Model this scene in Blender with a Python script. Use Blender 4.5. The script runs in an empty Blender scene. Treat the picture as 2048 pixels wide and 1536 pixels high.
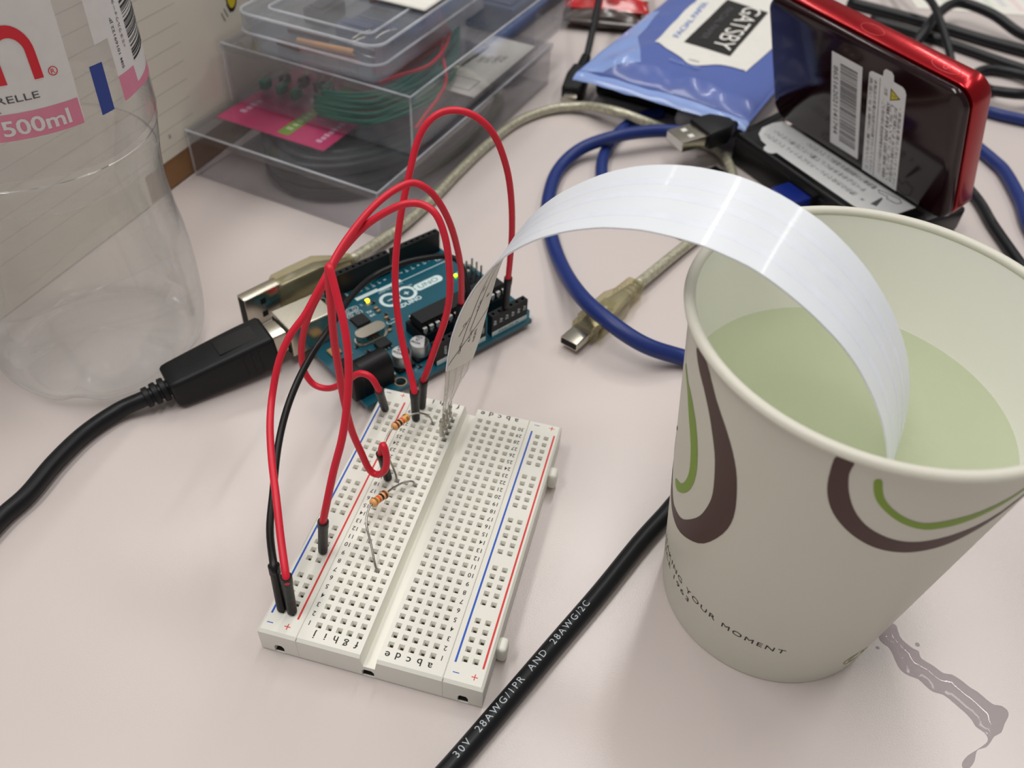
import bpy, bmesh, math, random
from mathutils import Vector, Matrix, noise

# ------------------------------------------------------------------ numbers
# All lengths below are millimetres; the scene itself is in metres.
D = {
 'w1': [[0.0,118.2,26.8],[0.9,114.9,45.3],[0.7,111.8,60.7],[-0.8,109.3,72.0],[-3.9,106.8,81.4],[-8.8,104.8,86.5],[-14.2,103.0,87.6],[-18.4,100.5,85.7],[-21.1,97.5,80.7],[-22.4,92.4,71.3],[-23.2,87.8,62.6],[-23.1,82.5,51.8],[-21.5,77.7,42.2],[-18.4,72.9,32.6],[-14.6,68.6,24.3],[-13.3,66.5,19.9]],
 'w2': [[-10.3,103.2,27.0],[-10.1,99.8,40.8],[-10.6,96.5,52.4],[-11.8,93.8,61.2],[-13.9,91.2,68.5],[-16.5,89.2,72.9],[-19.6,87.5,74.6],[-23.0,83.4,74.0],[-26.4,78.0,71.8],[-29.4,71.7,68.3],[-31.4,66.1,64.9],[-32.5,61.0,61.6],[-34.5,57.1,57.1],[-36.2,54.1,53.5],[-38.8,50.4,49.5],[-40.5,46.2,44.3],[-40.9,41.0,37.3],[-38.7,34.1,34.1],[-34.9,26.2,31.2],[-29.6,17.0,29.1],[-25.4,9.3,25.4],[-21.6,2.5,22.6]],
 'w3': [[-12.2,71.5,19.3],[-11.2,72.3,26.1],[-9.0,73.4,34.7],[-6.8,74.6,43.2],[-5.8,75.7,51.1],[-6.3,77.0,59.6],[-7.7,78.2,66.9],[-10.3,79.3,72.3],[-14.0,80.0,74.0],[-17.8,78.7,74.3],[-22.1,77.2,72.2],[-26.9,75.3,68.6],[-31.2,73.4,63.7],[-34.7,71.5,58.5],[-36.9,70.0,53.3],[-39.9,69.2,47.3],[-42.9,68.3,40.7],[-45.2,67.5,33.6],[-46.3,66.7,26.6],[-45.7,66.0,20.6],[-43.1,65.8,16.6],[-38.4,65.7,16.8],[-33.4,65.5,21.0],[-28.7,65.3,25.8],[-25.2,65.2,25.4],[-23.4,65.0,21.6]],
 'w4': [[-14.7,43.5,26.4],[-13.3,43.0,25.5],[-12.2,42.0,22.1],[-12.5,41.0,18.2],[-14.9,41.2,15.3],[-17.1,41.3,16.6],[-19.0,41.7,22.2],[-21.1,42.1,29.6],[-22.4,42.6,39.5],[-23.0,43.2,49.0],[-23.5,43.7,58.0],[-23.4,44.3,67.9],[-23.4,44.8,74.6],[-23.1,45.0,78.1],[-21.8,43.5,75.9],[-20.1,41.4,72.4],[-18.0,38.7,68.1],[-16.4,35.8,62.9],[-15.6,33.0,57.4],[-15.4,29.8,51.0],[-15.9,26.7,44.2],[-17.2,23.4,36.9],[-18.3,20.3,29.2],[-18.9,18.5,24.9]],
 'b1': [[-26.3,6.0,22.0],[-30.6,13.2,21.9],[-34.0,22.5,23.6],[-37.4,33.0,26.5],[-39.0,41.8,29.8],[-39.2,49.7,33.0],[-38.3,57.3,36.2],[-36.7,64.0,38.9],[-37.9,76.4,36.4],[-38.3,87.9,34.6],[-37.0,100.0,32.2],[-31.4,106.5,33.1],[-25.5,112.6,32.4],[-20.0,118.0,30.5],[-14.9,115.7,30.1],[-11.6,113.0,26.0]],
 'sn': [[0.6,52.5,46.8],[1.0,52.4,50.6],[1.5,52.3,54.4],[2.1,52.1,58.1],[3.0,51.9,61.9],[4.0,51.6,65.5],[5.2,51.3,69.1],[6.6,50.9,72.7],[8.1,50.5,76.1],[9.9,50.0,79.5],[11.8,49.5,82.7],[13.9,48.9,85.8],[16.3,48.3,88.7],[18.9,47.6,91.4],[21.7,46.9,93.9],[24.6,46.1,96.1],[27.8,45.2,98.2],[31.0,44.4,99.9],[34.4,43.5,101.5],[37.8,42.5,102.7],[41.4,41.6,103.7],[45.0,40.6,104.3],[48.7,39.6,104.7],[52.6,38.6,104.8],[56.5,37.5,104.5],[60.5,36.5,103.9],[64.4,35.4,102.8],[68.2,34.4,101.2],[71.9,33.4,99.4],[75.5,32.4,97.3],[78.9,31.5,95.0],[82.1,30.7,92.2],[84.9,29.9,89.2],[87.5,29.2,85.9],[89.8,28.6,82.4],[91.8,28.1,78.7],[93.5,27.6,74.8],[94.9,27.2,70.8],[96.0,26.8,66.7],[96.8,26.5,62.5],[97.3,26.3,58.2],[97.7,26.2,54.0],[97.8,26.0,49.7],[97.9,25.9,45.4],[97.8,25.8,41.1],[97.7,25.8,36.9],[97.5,25.7,32.6],[97.2,25.7,28.3],[96.9,25.6,24.0]],
 'sf': [[1.9,70.8,35.2],[3.0,70.5,39.6],[4.0,70.2,43.9],[4.8,70.0,48.3],[5.6,69.8,52.7],[6.4,69.6,57.1],[7.2,69.4,61.5],[8.1,69.1,65.9],[9.2,68.8,70.2],[10.6,68.5,74.4],[12.3,68.0,78.4],[14.3,67.5,82.3],[16.6,66.9,86.1],[19.1,66.2,89.6],[22.0,65.4,93.0],[25.1,64.6,96.0],[28.4,63.7,98.9],[31.8,62.8,101.5],[35.5,61.8,103.8],[39.4,60.8,105.7],[43.4,59.7,107.2],[47.5,58.6,108.3],[51.7,57.4,109.0],[56.0,56.3,109.3],[60.2,55.2,109.0],[64.4,54.0,108.3],[68.5,52.9,107.1],[72.5,51.9,105.6],[76.3,50.8,103.6],[79.9,49.9,101.2],[83.3,49.0,98.5],[86.4,48.1,95.5],[89.3,47.4,92.2],[91.9,46.7,88.7],[94.2,46.1,85.0],[96.1,45.5,81.1],[97.7,45.1,77.0],[98.9,44.7,72.7],[99.8,44.4,68.4],[100.5,44.2,64.0],[100.9,44.0,59.6],[101.1,43.8,55.1],[101.1,43.7,50.7],[101.1,43.6,46.2],[100.9,43.6,41.8],[100.7,43.5,37.3],[100.5,43.5,32.9],[100.2,43.5,28.4],[99.9,43.4,24.0]],
 'usb_black': [[-92.8,61.5,5.0],[-95.7,58.3,4.0],[-100.5,50.9,3.0],[-104.7,40.8,2.3],[-106.2,29.2,2.3],[-106.2,17.3,2.3],[-107.8,8.3,2.3],[-108.0,-4.6,2.3],[-106.4,-20.2,2.3]],
 'print_cable': [[21.8,-26.1,2.4],[24.9,-19.9,2.4],[31.5,-5.4,2.4],[40.1,13.8,2.4],[47.9,31.0,2.4],[55.5,49.1,2.4],[60.7,60.1,2.4],[64.0,67.3,2.4],[68.8,75.3,2.4],[77.8,89.8,2.4],[96.1,121.8,2.4],[122.9,166.3,2.4]],
 'blue': [[89.7,121.7,2.8],[75.3,123.2,2.8],[58.8,124.3,3.6],[45.4,121.0,8.5],[32.9,124.9,11.6],[20.4,138.1,9.8],[8.8,161.7,4.0],[-0.2,183.9,2.8],[-5.1,204.4,2.8],[-5.8,227.3,2.8],[0.9,243.0,5.5],[14.3,251.1,9.4],[29.2,262.2,8.8],[43.1,267.8,8.0],[55.4,272.0,7.6],[63.0,277.0,7.4]],
 'blue2': [[19.2,203.2,2.8],[14.0,220.9,2.8],[10.4,240.7,2.8],[11.3,256.8,2.8],[15.3,273.9,2.8],[22.2,286.5,2.8],[29.6,292.2,2.8]],
 'blue3': [[191.6,218.4,2.8],[185.2,244.1,2.8],[184.5,266.9,2.8],[181.6,289.1,2.8],[177.7,298.9,2.8],[169.9,315.1,2.8],[167.5,334.4,2.8],[178.3,347.9,2.8],[189.7,346.6,2.8],[203.2,344.5,2.8]],
 'clear': [[-60.9,149.3,4.0],[-55.2,162.8,3.0],[-50.1,185.2,2.2],[-45.7,211.2,2.2],[-40.7,235.9,2.2],[-32.9,261.9,2.2],[-21.3,278.3,2.4],[-7.0,283.4,4.2],[9.2,275.5,8.3],[23.4,274.1,6.4],[35.2,276.5,2.6],[49.4,271.3,2.2],[58.7,263.7,3.3],[64.0,252.3,3.3],[66.2,238.7,3.3],[66.1,223.9,3.3],[63.2,209.8,3.3],[56.6,198.2,2.4],[48.8,181.8,3.0],[42.2,166.9,3.6],[39.5,160.2,4.0]],
 'puddle': [[117.5,39.8,0.0],[119.1,42.3,0.0],[120.9,44.5,0.0],[122.2,44.2,0.0],[122.8,41.4,0.0],[124.3,39.8,0.0],[126.1,38.7,0.0],[127.2,38.4,0.0],[127.6,36.6,0.0],[130.3,35.4,0.0],[132.6,34.0,0.0],[134.6,34.2,0.0],[136.8,33.2,0.0],[138.6,31.9,0.0],[140.3,31.2,0.0],[142.2,29.7,0.0],[143.7,28.9,0.0],[145.3,29.1,0.0],[146.6,28.3,0.0],[146.6,26.8,0.0],[145.4,24.5,0.0],[144.4,22.2,0.0],[142.6,20.7,0.0],[141.7,19.2,0.0],[140.4,17.5,0.0],[138.5,16.4,0.0],[137.9,15.1,0.0],[137.4,13.4,0.0],[136.2,11.6,0.0],[134.7,11.1,0.0],[134.6,12.3,0.0],[136.0,14.3,0.0],[138.0,16.1,0.0],[140.6,18.6,0.0],[141.1,19.9,0.0],[140.4,21.1,0.0],[138.7,22.0,0.0],[138.1,23.2,0.0],[136.9,24.6,0.0],[135.5,25.7,0.0],[133.8,27.0,0.0],[132.0,28.1,0.0],[129.7,28.2,0.0],[128.1,29.2,0.0],[126.4,30.6,0.0],[124.2,30.9,0.0],[122.4,31.9,0.0],[121.4,33.8,0.0],[120.6,36.1,0.0],[119.7,37.5,0.0],[118.5,38.1,0.0]],
 'ucable': [[158.4,286.5,2.2],[167.1,262.0,2.2],[170.7,243.9,2.2],[176.2,222.6,2.2],[182.9,197.5,2.2]],
 'blk_back': [[-13.3,285.2,4.0],[-15.2,304.8,6.0],[-15.3,329.7,8.0],[-17.5,370.2,10.0],[-24.7,429.3,10.0],[-35.2,506.5,8.0]],
}
CR = [[0.9666368, 0.2519081, 0.0464286], [0.2092406, -0.6719789, -0.7103962], [-0.1477555, 0.6964098, -0.7022689]]
CC = [47.4202, -90.3783, 191.4197]

MM = 0.001
random.seed(7)
scene = bpy.context.scene
COL = scene.collection

# ------------------------------------------------------------------ camera
cam = bpy.data.cameras.new('camera')
cam.sensor_fit = 'HORIZONTAL'
cam.sensor_width = 4.8
cam.lens = 4.8 * 1716.0 / 2048.0
cam.clip_start = 0.005
cam.clip_end = 50
cam_ob = bpy.data.objects.new('camera', cam)
COL.objects.link(cam_ob)
_r, _d, _f = [Vector(v) for v in CR]
cam_ob.matrix_world = Matrix(((_r.x, -_d.x, -_f.x, CC[0] * MM), (_r.y, -_d.y, -_f.y, CC[1] * MM),
                              (_r.z, -_d.z, -_f.z, CC[2] * MM), (0, 0, 0, 1)))
cam.dof.use_dof = True
cam.dof.focus_distance = 0.205
cam.dof.aperture_fstop = 2.6
scene.camera = cam_ob

# ------------------------------------------------------------------ world, ceiling lamps, exposure
world = bpy.data.worlds.new('office')
scene.world = world
world.use_nodes = True
bg = world.node_tree.nodes['Background']
bg.inputs[0].default_value = (1.0, 0.965, 0.93, 1)
bg.inputs[1].default_value = 0.24


def ceiling_light(x, y, power, sx=0.30, sy=1.2, z=2.0, rot=0.0):
    l = bpy.data.lights.new('fluorescent_light', 'AREA')
    l.shape = 'RECTANGLE'
    l.size = sx
    l.size_y = sy
    l.energy = power
    l.color = (1.0, 0.972, 0.93)
    o = bpy.data.objects.new('fluorescent_light', l)
    o.location = (x, y, z)
    o.rotation_euler = (0, 0, rot)
    COL.objects.link(o)


ceiling_light(0.02, 1.30, 9.0, 0.06)
ceiling_light(1.10, 1.32, 9.0, 0.06)
ceiling_light(-1.10, 1.32, 6.0, 0.06)
ceiling_light(-0.85, -0.35, 17.0)
ceiling_light(0.15, 0.0, 11.0)

scene.view_settings.view_transform = 'Standard'
scene.view_settings.look = 'None'
scene.view_settings.gamma = 1.0
scene.view_settings.use_curve_mapping = False
scene.view_settings.exposure = 0.08
scene.cycles.transparent_max_bounces = 20
scene.cycles.max_bounces = 9
scene.cycles.diffuse_bounces = 5
scene.cycles.glossy_bounces = 4
scene.cycles.transmission_bounces = 8
scene.cycles.sample_clamp_indirect = 6.0
scene.cycles.use_adaptive_sampling = True
scene.cycles.adaptive_threshold = 0.05


# ------------------------------------------------------------------ materials
def lin(c):
    out = []
    for v in c[:3]:
        v = v / 255.0
        out.append(v / 12.92 if v <= 0.04045 else ((v + 0.055) / 1.055) ** 2.4)
    return (out[0], out[1], out[2], 1.0)


def mat(name, col, rough=0.5, metal=0.0, spec=0.5, var=0.06, scale=300.0, bump=0.0, bscale=900.0, coat=0.0, emit=None,
        estr=0.0, sss=0.0, trans=0.0, ior=1.45, col2=None, croug=0.08, thru=0.0):
    m = bpy.data.materials.new(name)
    m.use_nodes = True
    nt = m.node_tree
    b = nt.nodes['Principled BSDF']
    b.inputs['Roughness'].default_value = rough
    b.inputs['Metallic'].default_value = metal
    b.inputs['Specular IOR Level'].default_value = spec
    b.inputs['IOR'].default_value = ior
    b.inputs['Coat Weight'].default_value = coat
    b.inputs['Coat Roughness'].default_value = croug
    b.inputs['Transmission Weight'].default_value = trans
    if sss:
        b.inputs['Subsurface Weight'].default_value = sss
        b.inputs['Subsurface Radius'].default_value = (1, 0.9, 0.75)
        b.inputs['Subsurface Scale'].default_value = 0.0012
    tc = nt.nodes.new('ShaderNodeTexCoord')
    n = nt.nodes.new('ShaderNodeTexNoise')
    n.inputs['Scale'].default_value = scale
    n.inputs['Detail'].default_value = 4
    nt.links.new(tc.outputs['Object'], n.inputs['Vector'])
    mix = nt.nodes.new('ShaderNodeMix')
    mix.data_type = 'RGBA'
    c = lin(col)
    if col2 is None:
        a = tuple(min(1, x * (1 - var)) for x in c[:3]) + (1,)
        d = tuple(min(1, x * (1 + var)) for x in c[:3]) + (1,)
    else:
        a, d = c, lin(col2)
    mix.inputs[6].default_value = a
    mix.inputs[7].default_value = d
    nt.links.new(n.outputs['Fac'], mix.inputs[0])
    nt.links.new(mix.outputs[2], b.inputs['Base Color'])
    if bump:
        n2 = nt.nodes.new('ShaderNodeTexNoise')
        n2.inputs['Scale'].default_value = bscale
        n2.inputs['Detail'].default_value = 3
        nt.links.new(tc.outputs['Object'], n2.inputs['Vector'])
        bp = nt.nodes.new('ShaderNodeBump')
        bp.inputs['Strength'].default_value = bump
        bp.inputs['Distance'].default_value = 0.0004
        nt.links.new(n2.outputs['Fac'], bp.inputs['Height'])
        nt.links.new(bp.outputs['Normal'], b.inputs['Normal'])
    if thru:
        # thin sheet that lets light glow through it
        tl = nt.nodes.new('ShaderNodeBsdfTranslucent')
        nt.links.new(mix.outputs[2], tl.inputs[0])
        ms = nt.nodes.new('ShaderNodeMixShader')
        ms.inputs[0].default_value = thru
        nt.links.new(b.outputs[0], ms.inputs[1])
        nt.links.new(tl.outputs[0], ms.inputs[2])
        nt.links.new(ms.outputs[0], nt.nodes['Material Output'].inputs[0])
    if emit:
        b.inputs['Emission Color'].default_value = lin(emit)
        b.inputs['Emission Strength'].default_value = estr
    return m


def clear_mat(name, tint=(250, 250, 250), haze=0.06, hazecol=(225, 228, 232), ior=1.5, rough=0.06, bump=0.0, edge=0.0, vary=0.4):
    """thin clear plastic: see-through, fresnel gloss, a little milky haze"""
    m = bpy.data.materials.new(name)
    m.use_nodes = True
    nt = m.node_tree
    nt.nodes.remove(nt.nodes['Principled BSDF'])
    out = nt.nodes['Material Output']
    tr = nt.nodes.new('ShaderNodeBsdfTransparent')
    tr.inputs[0].default_value = lin(tint)
    gl = nt.nodes.new('ShaderNodeBsdfGlossy')
    gl.inputs['Roughness'].default_value = rough
    df = nt.nodes.new('ShaderNodeBsdfDiffuse')
    df.inputs[0].default_value = lin(hazecol)
    tl = nt.nodes.new('ShaderNodeBsdfTranslucent')
    tl.inputs[0].default_value = lin(hazecol)
    hz = nt.nodes.new('ShaderNodeMixShader')
    hz.inputs[0].default_value = 0.4
    nt.links.new(df.outputs[0], hz.inputs[1])
    nt.links.new(tl.outputs[0], hz.inputs[2])
    tc = nt.nodes.new('ShaderNodeTexCoord')
    n = nt.nodes.new('ShaderNodeTexNoise')
    n.inputs['Scale'].default_value = 60
    nt.links.new(tc.outputs['Object'], n.inputs['Vector'])
    mr = nt.nodes.new('ShaderNodeMapRange')
    mr.inputs[1].default_value = 0.3
    mr.inputs[2].default_value = 0.7
    mr.inputs[3].default_value = haze * (1 - vary)
    mr.inputs[4].default_value = haze * (1 + vary)
    nt.links.new(n.outputs['Fac'], mr.inputs[0])
    m1 = nt.nodes.new('ShaderNodeMixShader')
    if edge:
        lw = nt.nodes.new('ShaderNodeLayerWeight')
        lw.inputs[0].default_value = 0.35
        ma = nt.nodes.new('ShaderNodeMath')
        ma.operation = 'MULTIPLY_ADD'
        ma.use_clamp = True
        ma.inputs[1].default_value = edge
        nt.links.new(lw.outputs['Facing'], ma.inputs[0])
        nt.links.new(mr.outputs[0], ma.inputs[2])
        nt.links.new(ma.outputs[0], m1.inputs[0])
    else:
        nt.links.new(mr.outputs[0], m1.inputs[0])
    nt.links.new(tr.outputs[0], m1.inputs[1])
    nt.links.new(hz.outputs[0], m1.inputs[2])
    # Schlick reflectance from the facing ratio (the same from both sides of a thin sheet)
    f0 = ((ior - 1) / (ior + 1)) ** 2
    lf_ = nt.nodes.new('ShaderNodeLayerWeight')
    lf_.inputs[0].default_value = 0.5
    pw = nt.nodes.new('ShaderNodeMath')
    pw.operation = 'POWER'
    pw.inputs[1].default_value = 5.0
    nt.links.new(lf_.outputs['Facing'], pw.inputs[0])
    fr = nt.nodes.new('ShaderNodeMath')
    fr.operation = 'MULTIPLY_ADD'
    fr.inputs[1].default_value = 1 - f0
    fr.inputs[2].default_value = f0
    nt.links.new(pw.outputs[0], fr.inputs[0])
    if bump:
        n2 = nt.nodes.new('ShaderNodeTexNoise')
        n2.inputs['Scale'].default_value = 140
        nt.links.new(tc.outputs['Object'], n2.inputs['Vector'])
        bp = nt.nodes.new('ShaderNodeBump')
        bp.inputs['Strength'].default_value = bump
        bp.inputs['Distance'].default_value = 0.002
        nt.links.new(n2.outputs['Fac'], bp.inputs['Height'])
        nt.links.new(bp.outputs['Normal'], gl.inputs['Normal'])
        nt.links.new(bp.outputs['Normal'], lf_.inputs['Normal'])
    m2 = nt.nodes.new('ShaderNodeMixShader')
    nt.links.new(fr.outputs[0], m2.inputs[0])
    nt.links.new(m1.outputs[0], m2.inputs[1])
    nt.links.new(gl.outputs[0], m2.inputs[2])
    nt.links.new(m2.outputs[0], out.inputs[0])
    return m


def water_mat(name, tint, ior=1.333, rough=0.0):
    m = bpy.data.materials.new(name)
    m.use_nodes = True
    nt = m.node_tree
    nt.nodes.remove(nt.nodes['Principled BSDF'])
    g = nt.nodes.new('ShaderNodeBsdfRefraction')
    g.inputs['Color'].default_value = lin(tint)
    g.inputs['Roughness'].default_value = rough
    g.inputs['IOR'].default_value = ior
    nt.links.new(g.outputs[0], nt.nodes['Material Output'].inputs[0])
    return m


M = {}
M['desk'] = mat('desk_laminate', (204, 194, 191), rough=0.23, spec=0.6, var=0.012, scale=30, bump=0.05, bscale=2600)
M['abs'] = mat('ivory_abs', (232, 231, 222), rough=0.38, var=0.01)
M['abs_in'] = mat('hole_plastic', (205, 203, 193), rough=0.6, var=0.02)
M['clip'] = mat('shade_contact_metal', (128, 118, 104), rough=0.38, metal=1.0, var=0.3, scale=900)  # clip metal, its dark tone also standing in for shade inside the holes
M['ink_black'] = mat('black_ink', (32, 31, 31), rough=0.6)
M['ink_blue'] = mat('blue_ink', (28, 84, 190), rough=0.45)
M['ink_red'] = mat('red_ink', (216, 52, 52), rough=0.45)
M['red_wire'] = mat('red_pvc', (214, 30, 54), rough=0.42, var=0.05, scale=500)
M['blk_wire'] = mat('black_pvc', (16, 16, 18), rough=0.38, spec=0.4)
M['sleeve'] = mat('black_sleeve', (14, 14, 16), rough=0.42, bump=0.1, spec=0.35)
M['tin'] = mat('tinned_metal', (175, 172, 166), rough=0.28, metal=1.0)
M['steel'] = mat('nickel_steel', (196, 190, 176), rough=0.22, metal=1.0, var=0.04)
M['cable_blk'] = mat('black_cable', (13, 15, 20), rough=0.40, spec=0.4)
M['plug_blk'] = mat('black_plug', (18, 19, 22), rough=0.45, bump=0.12, bscale=3000, spec=0.35)
M['cable_blue'] = mat('blue_cable', (25, 46, 112), rough=0.42)
M['pcb'] = mat('teal_pcb', (6, 80, 97), rough=0.32, var=0.12, scale=160, coat=0.3)
M['pcb_edge'] = mat('pcb_core', (26, 96, 92), rough=0.6)
M['silk'] = mat('white_silkscreen', (205, 224, 226), rough=0.5)
M['hdr'] = mat('black_header', (11, 12, 15), rough=0.42, spec=0.35)
M['hole'] = mat('socket_hole', (6, 6, 7), rough=0.7)
M['leg'] = mat('bright_leg', (226, 226, 224), rough=0.35, metal=0.45)
M['ic'] = mat('ic_epoxy', (17, 17, 20), rough=0.45, bump=0.1, spec=0.4)
M['gold'] = mat('ceramic_tan', (170, 138, 92), rough=0.5, var=0.15)
M['led_y'] = mat('lit_yellow_led', (255, 200, 40), emit=(255, 190, 20), estr=9.0)
M['led_g'] = mat('lit_green_led', (150, 240, 40), emit=(140, 235, 20), estr=7.0)
M['alu'] = mat('aluminium_can', (205, 207, 208), rough=0.35, metal=0.85)
M['cup'] = mat('cup_paper', (226, 224, 211), rough=0.42, var=0.01, scale=80, bump=0.03, bscale=1500, thru=0.12)
M['cup_in'] = mat('cup_inside', (253, 252, 245), rough=0.35, var=0.01, scale=80)
M['brown'] = mat('brown_print', (74, 46, 42), rough=0.5)
M['green'] = mat('green_print', (126, 158, 44), rough=0.5)
M['strip'] = mat('white_strip', (240, 244, 250), rough=0.38, var=0.02, scale=60, coat=0.12, thru=0.15)
M['strip_back'] = mat('strip_print_face', (222, 219, 210), rough=0.4, var=0.02)
M['graphite'] = mat('grey_print', (70, 70, 72), rough=0.6)
M['film'] = clear_mat('clear_film', tint=(246, 245, 240), haze=0.55, hazecol=(214, 210, 200))
M['res'] = mat('resistor_tan', (226, 164, 104), rough=0.4, var=0.06)
M['band_b'] = mat('band_black', (28, 20, 18), rough=0.4)
M['band_o'] = mat('band_orange', (222, 92, 40), rough=0.4)
M['band_br'] = mat('band_brown', (96, 48, 28), rough=0.4)
M['band_g'] = mat('band_gold', (190, 140, 60), rough=0.3, metal=0.6)
M['pet'] = clear_mat('pet_bottle', tint=(254, 255, 255), haze=0.025, hazecol=(250, 250, 252), ior=1.4, rough=0.05, bump=0.14, edge=0.16)
M['film_label'] = clear_mat('label_film', tint=(248, 247, 247), haze=0.10, hazecol=(226, 222, 224), ior=1.35, rough=0.08, bump=0.12)
M['water_c'] = clear_mat('cup_water', tint=(253, 255, 250), haze=0.22, hazecol=(244, 249, 230), ior=1.33, rough=0.01, vary=0.0)
def lens_water(name, share):
    m = clear_mat(name, tint=(255, 255, 255), haze=0.02, hazecol=(252, 252, 252), ior=1.33, rough=0.05)
    nt = m.node_tree
    out = nt.nodes['Material Output']
    src = out.inputs[0].links[0].from_socket
    g = nt.nodes.new('ShaderNodeBsdfGlass')
    g.inputs['IOR'].default_value = 1.333
    g.inputs['Roughness'].default_value = 0.02
    mx = nt.nodes.new('ShaderNodeMixShader')
    mx.inputs[0].default_value = share
    nt.links.new(src, mx.inputs[1])
    nt.links.new(g.outputs[0], mx.inputs[2])
    nt.links.new(mx.outputs[0], out.inputs[0])
    return m


M['water_b'] = lens_water('bottle_water', 0.2)
M['lab_white'] = mat('label_white', (232, 230, 228), rough=0.35)
M['lab_red'] = mat('label_red', (218, 36, 52), rough=0.35)
M['lab_pink'] = mat('label_pink', (226, 138, 164), rough=0.35)
M['lab_blue'] = mat('label_blue', (44, 70, 150), rough=0.35)
M['lab_grey'] = mat('label_grey', (86, 84, 88), rough=0.4)
M['cap'] = mat('bottle_cap', (226, 120, 150), rough=0.4)
M['box'] = clear_mat('clear_box', tint=(249, 249, 250), haze=0.05, hazecol=(200, 202, 208), rough=0.05)
M['case'] = clear_mat('frosted_case', tint=(250, 251, 252), haze=0.10, hazecol=(214, 220, 232), rough=0.15)
M['case_edge'] = clear_mat('case_edge', tint=(250, 250, 252), haze=0.45, hazecol=(236, 240, 246), rough=0.15)
M['pink'] = mat('pink_card', (214, 42, 112), rough=0.45)
M['lime'] = mat('lime_print', (132, 176, 40), rough=0.45)
M['card'] = mat('white_card', (226, 224, 216), rough=0.6)
M['coil'] = mat('dark_cable', (22, 23, 26), rough=0.42)
M['teal_wire'] = mat('green_wire', (22, 120, 98), rough=0.4)
M['org_wire'] = mat('orange_wire', (206, 74, 40), rough=0.4)
M['navy'] = mat('navy_plastic', (40, 62, 104), rough=0.4)
M['carton'] = mat('brown_cardboard', (150, 112, 76), rough=0.8, var=0.1, bump=0.2)
M['note'] = mat('note_paper', (232, 226, 212), rough=0.75, var=0.015, scale=40)
M['rule'] = mat('rule_ink', (190, 184, 172), rough=0.7)
M['yellow'] = mat('yellow_print', (232, 208, 40), rough=0.6)
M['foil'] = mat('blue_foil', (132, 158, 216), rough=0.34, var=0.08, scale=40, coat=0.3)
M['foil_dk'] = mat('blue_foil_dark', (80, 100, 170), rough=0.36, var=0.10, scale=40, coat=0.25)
M['seal_white'] = mat('white_flap', (226, 224, 218), rough=0.4)
M['black_print'] = mat('black_panel', (18, 18, 18), rough=0.4)
M['red_gloss'] = mat('red_lacquer', (150, 2, 16), rough=0.26, metal=0.7, coat=0.25, var=0.04)
M['maroon'] = mat('dark_red_back', (30, 3, 9), rough=0.15, spec=0.35, coat=0.15, croug=0.03, var=0.05)
M['sticker'] = mat('sticker_white', (234, 235, 236), rough=0.5)
M['ink_grey'] = mat('grey_ink', (92, 92, 94), rough=0.6)
M['warn'] = mat('warning_yellow', (214, 200, 30), rough=0.5)
M['black_gloss'] = mat('black_plastic', (16, 16, 18), rough=0.35)
M['usb_tr'] = clear_mat('olive_clear_pvc', tint=(240, 236, 214), haze=0.24, hazecol=(200, 195, 168), rough=0.2)
M['braid'] = mat('braided_shield', (96, 93, 68), rough=0.35, metal=0.3, col2=(228, 224, 200), scale=700, bump=0.8, bscale=800, coat=0.6)
M['white_pl'] = mat('white_plastic', (232, 230, 226), rough=0.35)
M['usb_blue'] = mat('usb_blue', (18, 38, 118), rough=0.3)
M['snack_red'] = mat('red_wrapper', (186, 16, 22), rough=0.22, coat=0.6, var=0.15, scale=60)
M['snack_white'] = mat('wrapper_white', (214, 196, 186), rough=0.3, coat=0.5)
M['snack_dark'] = mat('wrapper_brown', (58, 44, 40), rough=0.3, coat=0.5)
M['puddle'] = clear_mat('puddle_water', tint=(224, 221, 224), haze=0.02, hazecol=(200, 200, 200), ior=1.33, rough=0.01)
M['iron'] = mat('dark_slot', (40, 38, 36), rough=0.5)


# ------------------------------------------------------------------ mesh helpers
def vadd(a, b):
    return (a[0] + b[0], a[1] + b[1], a[2] + b[2])


class MB:
    """collects vertices (mm) and faces"""

    def __init__(self):
        self.v, self.f = [], []

    def add(self, V, F):
        o = len(self.v)
        self.v += [tuple(p) for p in V]
        self.f += [tuple(i + o for i in f) for f in F]
        return self

    def box(self, x0, x1, y0, y1, z0, z1):
        V = [(x, y, z) for z in (z0, z1) for y in (y0, y1) for x in (x0, x1)]
        return self.add(V, [(0, 2, 3, 1), (4, 5, 7, 6), (0, 1, 5, 4), (2, 6, 7, 3), (0, 4, 6, 2), (1, 3, 7, 5)])

    def rbox(self, x0, x1, y0, y1, z0, z1, r=0.4, seg=2):
        return self.add(*rbox(x0, x1, y0, y1, z0, z1, r, seg))

    def tube(self, pts, r, seg=12, sub=4, cap=True, smooth=True):
        return self.add(*tube(pts, r, seg, sub, cap, smooth))

    def prism(self, poly, z0, z1):
        n = len(poly)
        V = [(x, y, z0) for x, y in poly] + [(x, y, z1) for x, y in poly]
        F = [tuple(range(n))[::-1], tuple(range(n, 2 * n))] + [(i, (i + 1) % n, n + (i + 1) % n, n + i) for i in range(n)]
        return self.add(V, F)

    def lathe(self, prof, seg=64, cx=0, cy=0, a0=0.0, a1=360.0):
        return self.add(*lathe(prof, seg, cx, cy, a0, a1))

    def xf(self, fn):
        self.v = [tuple(fn(p)) for p in self.v]
        return self


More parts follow.
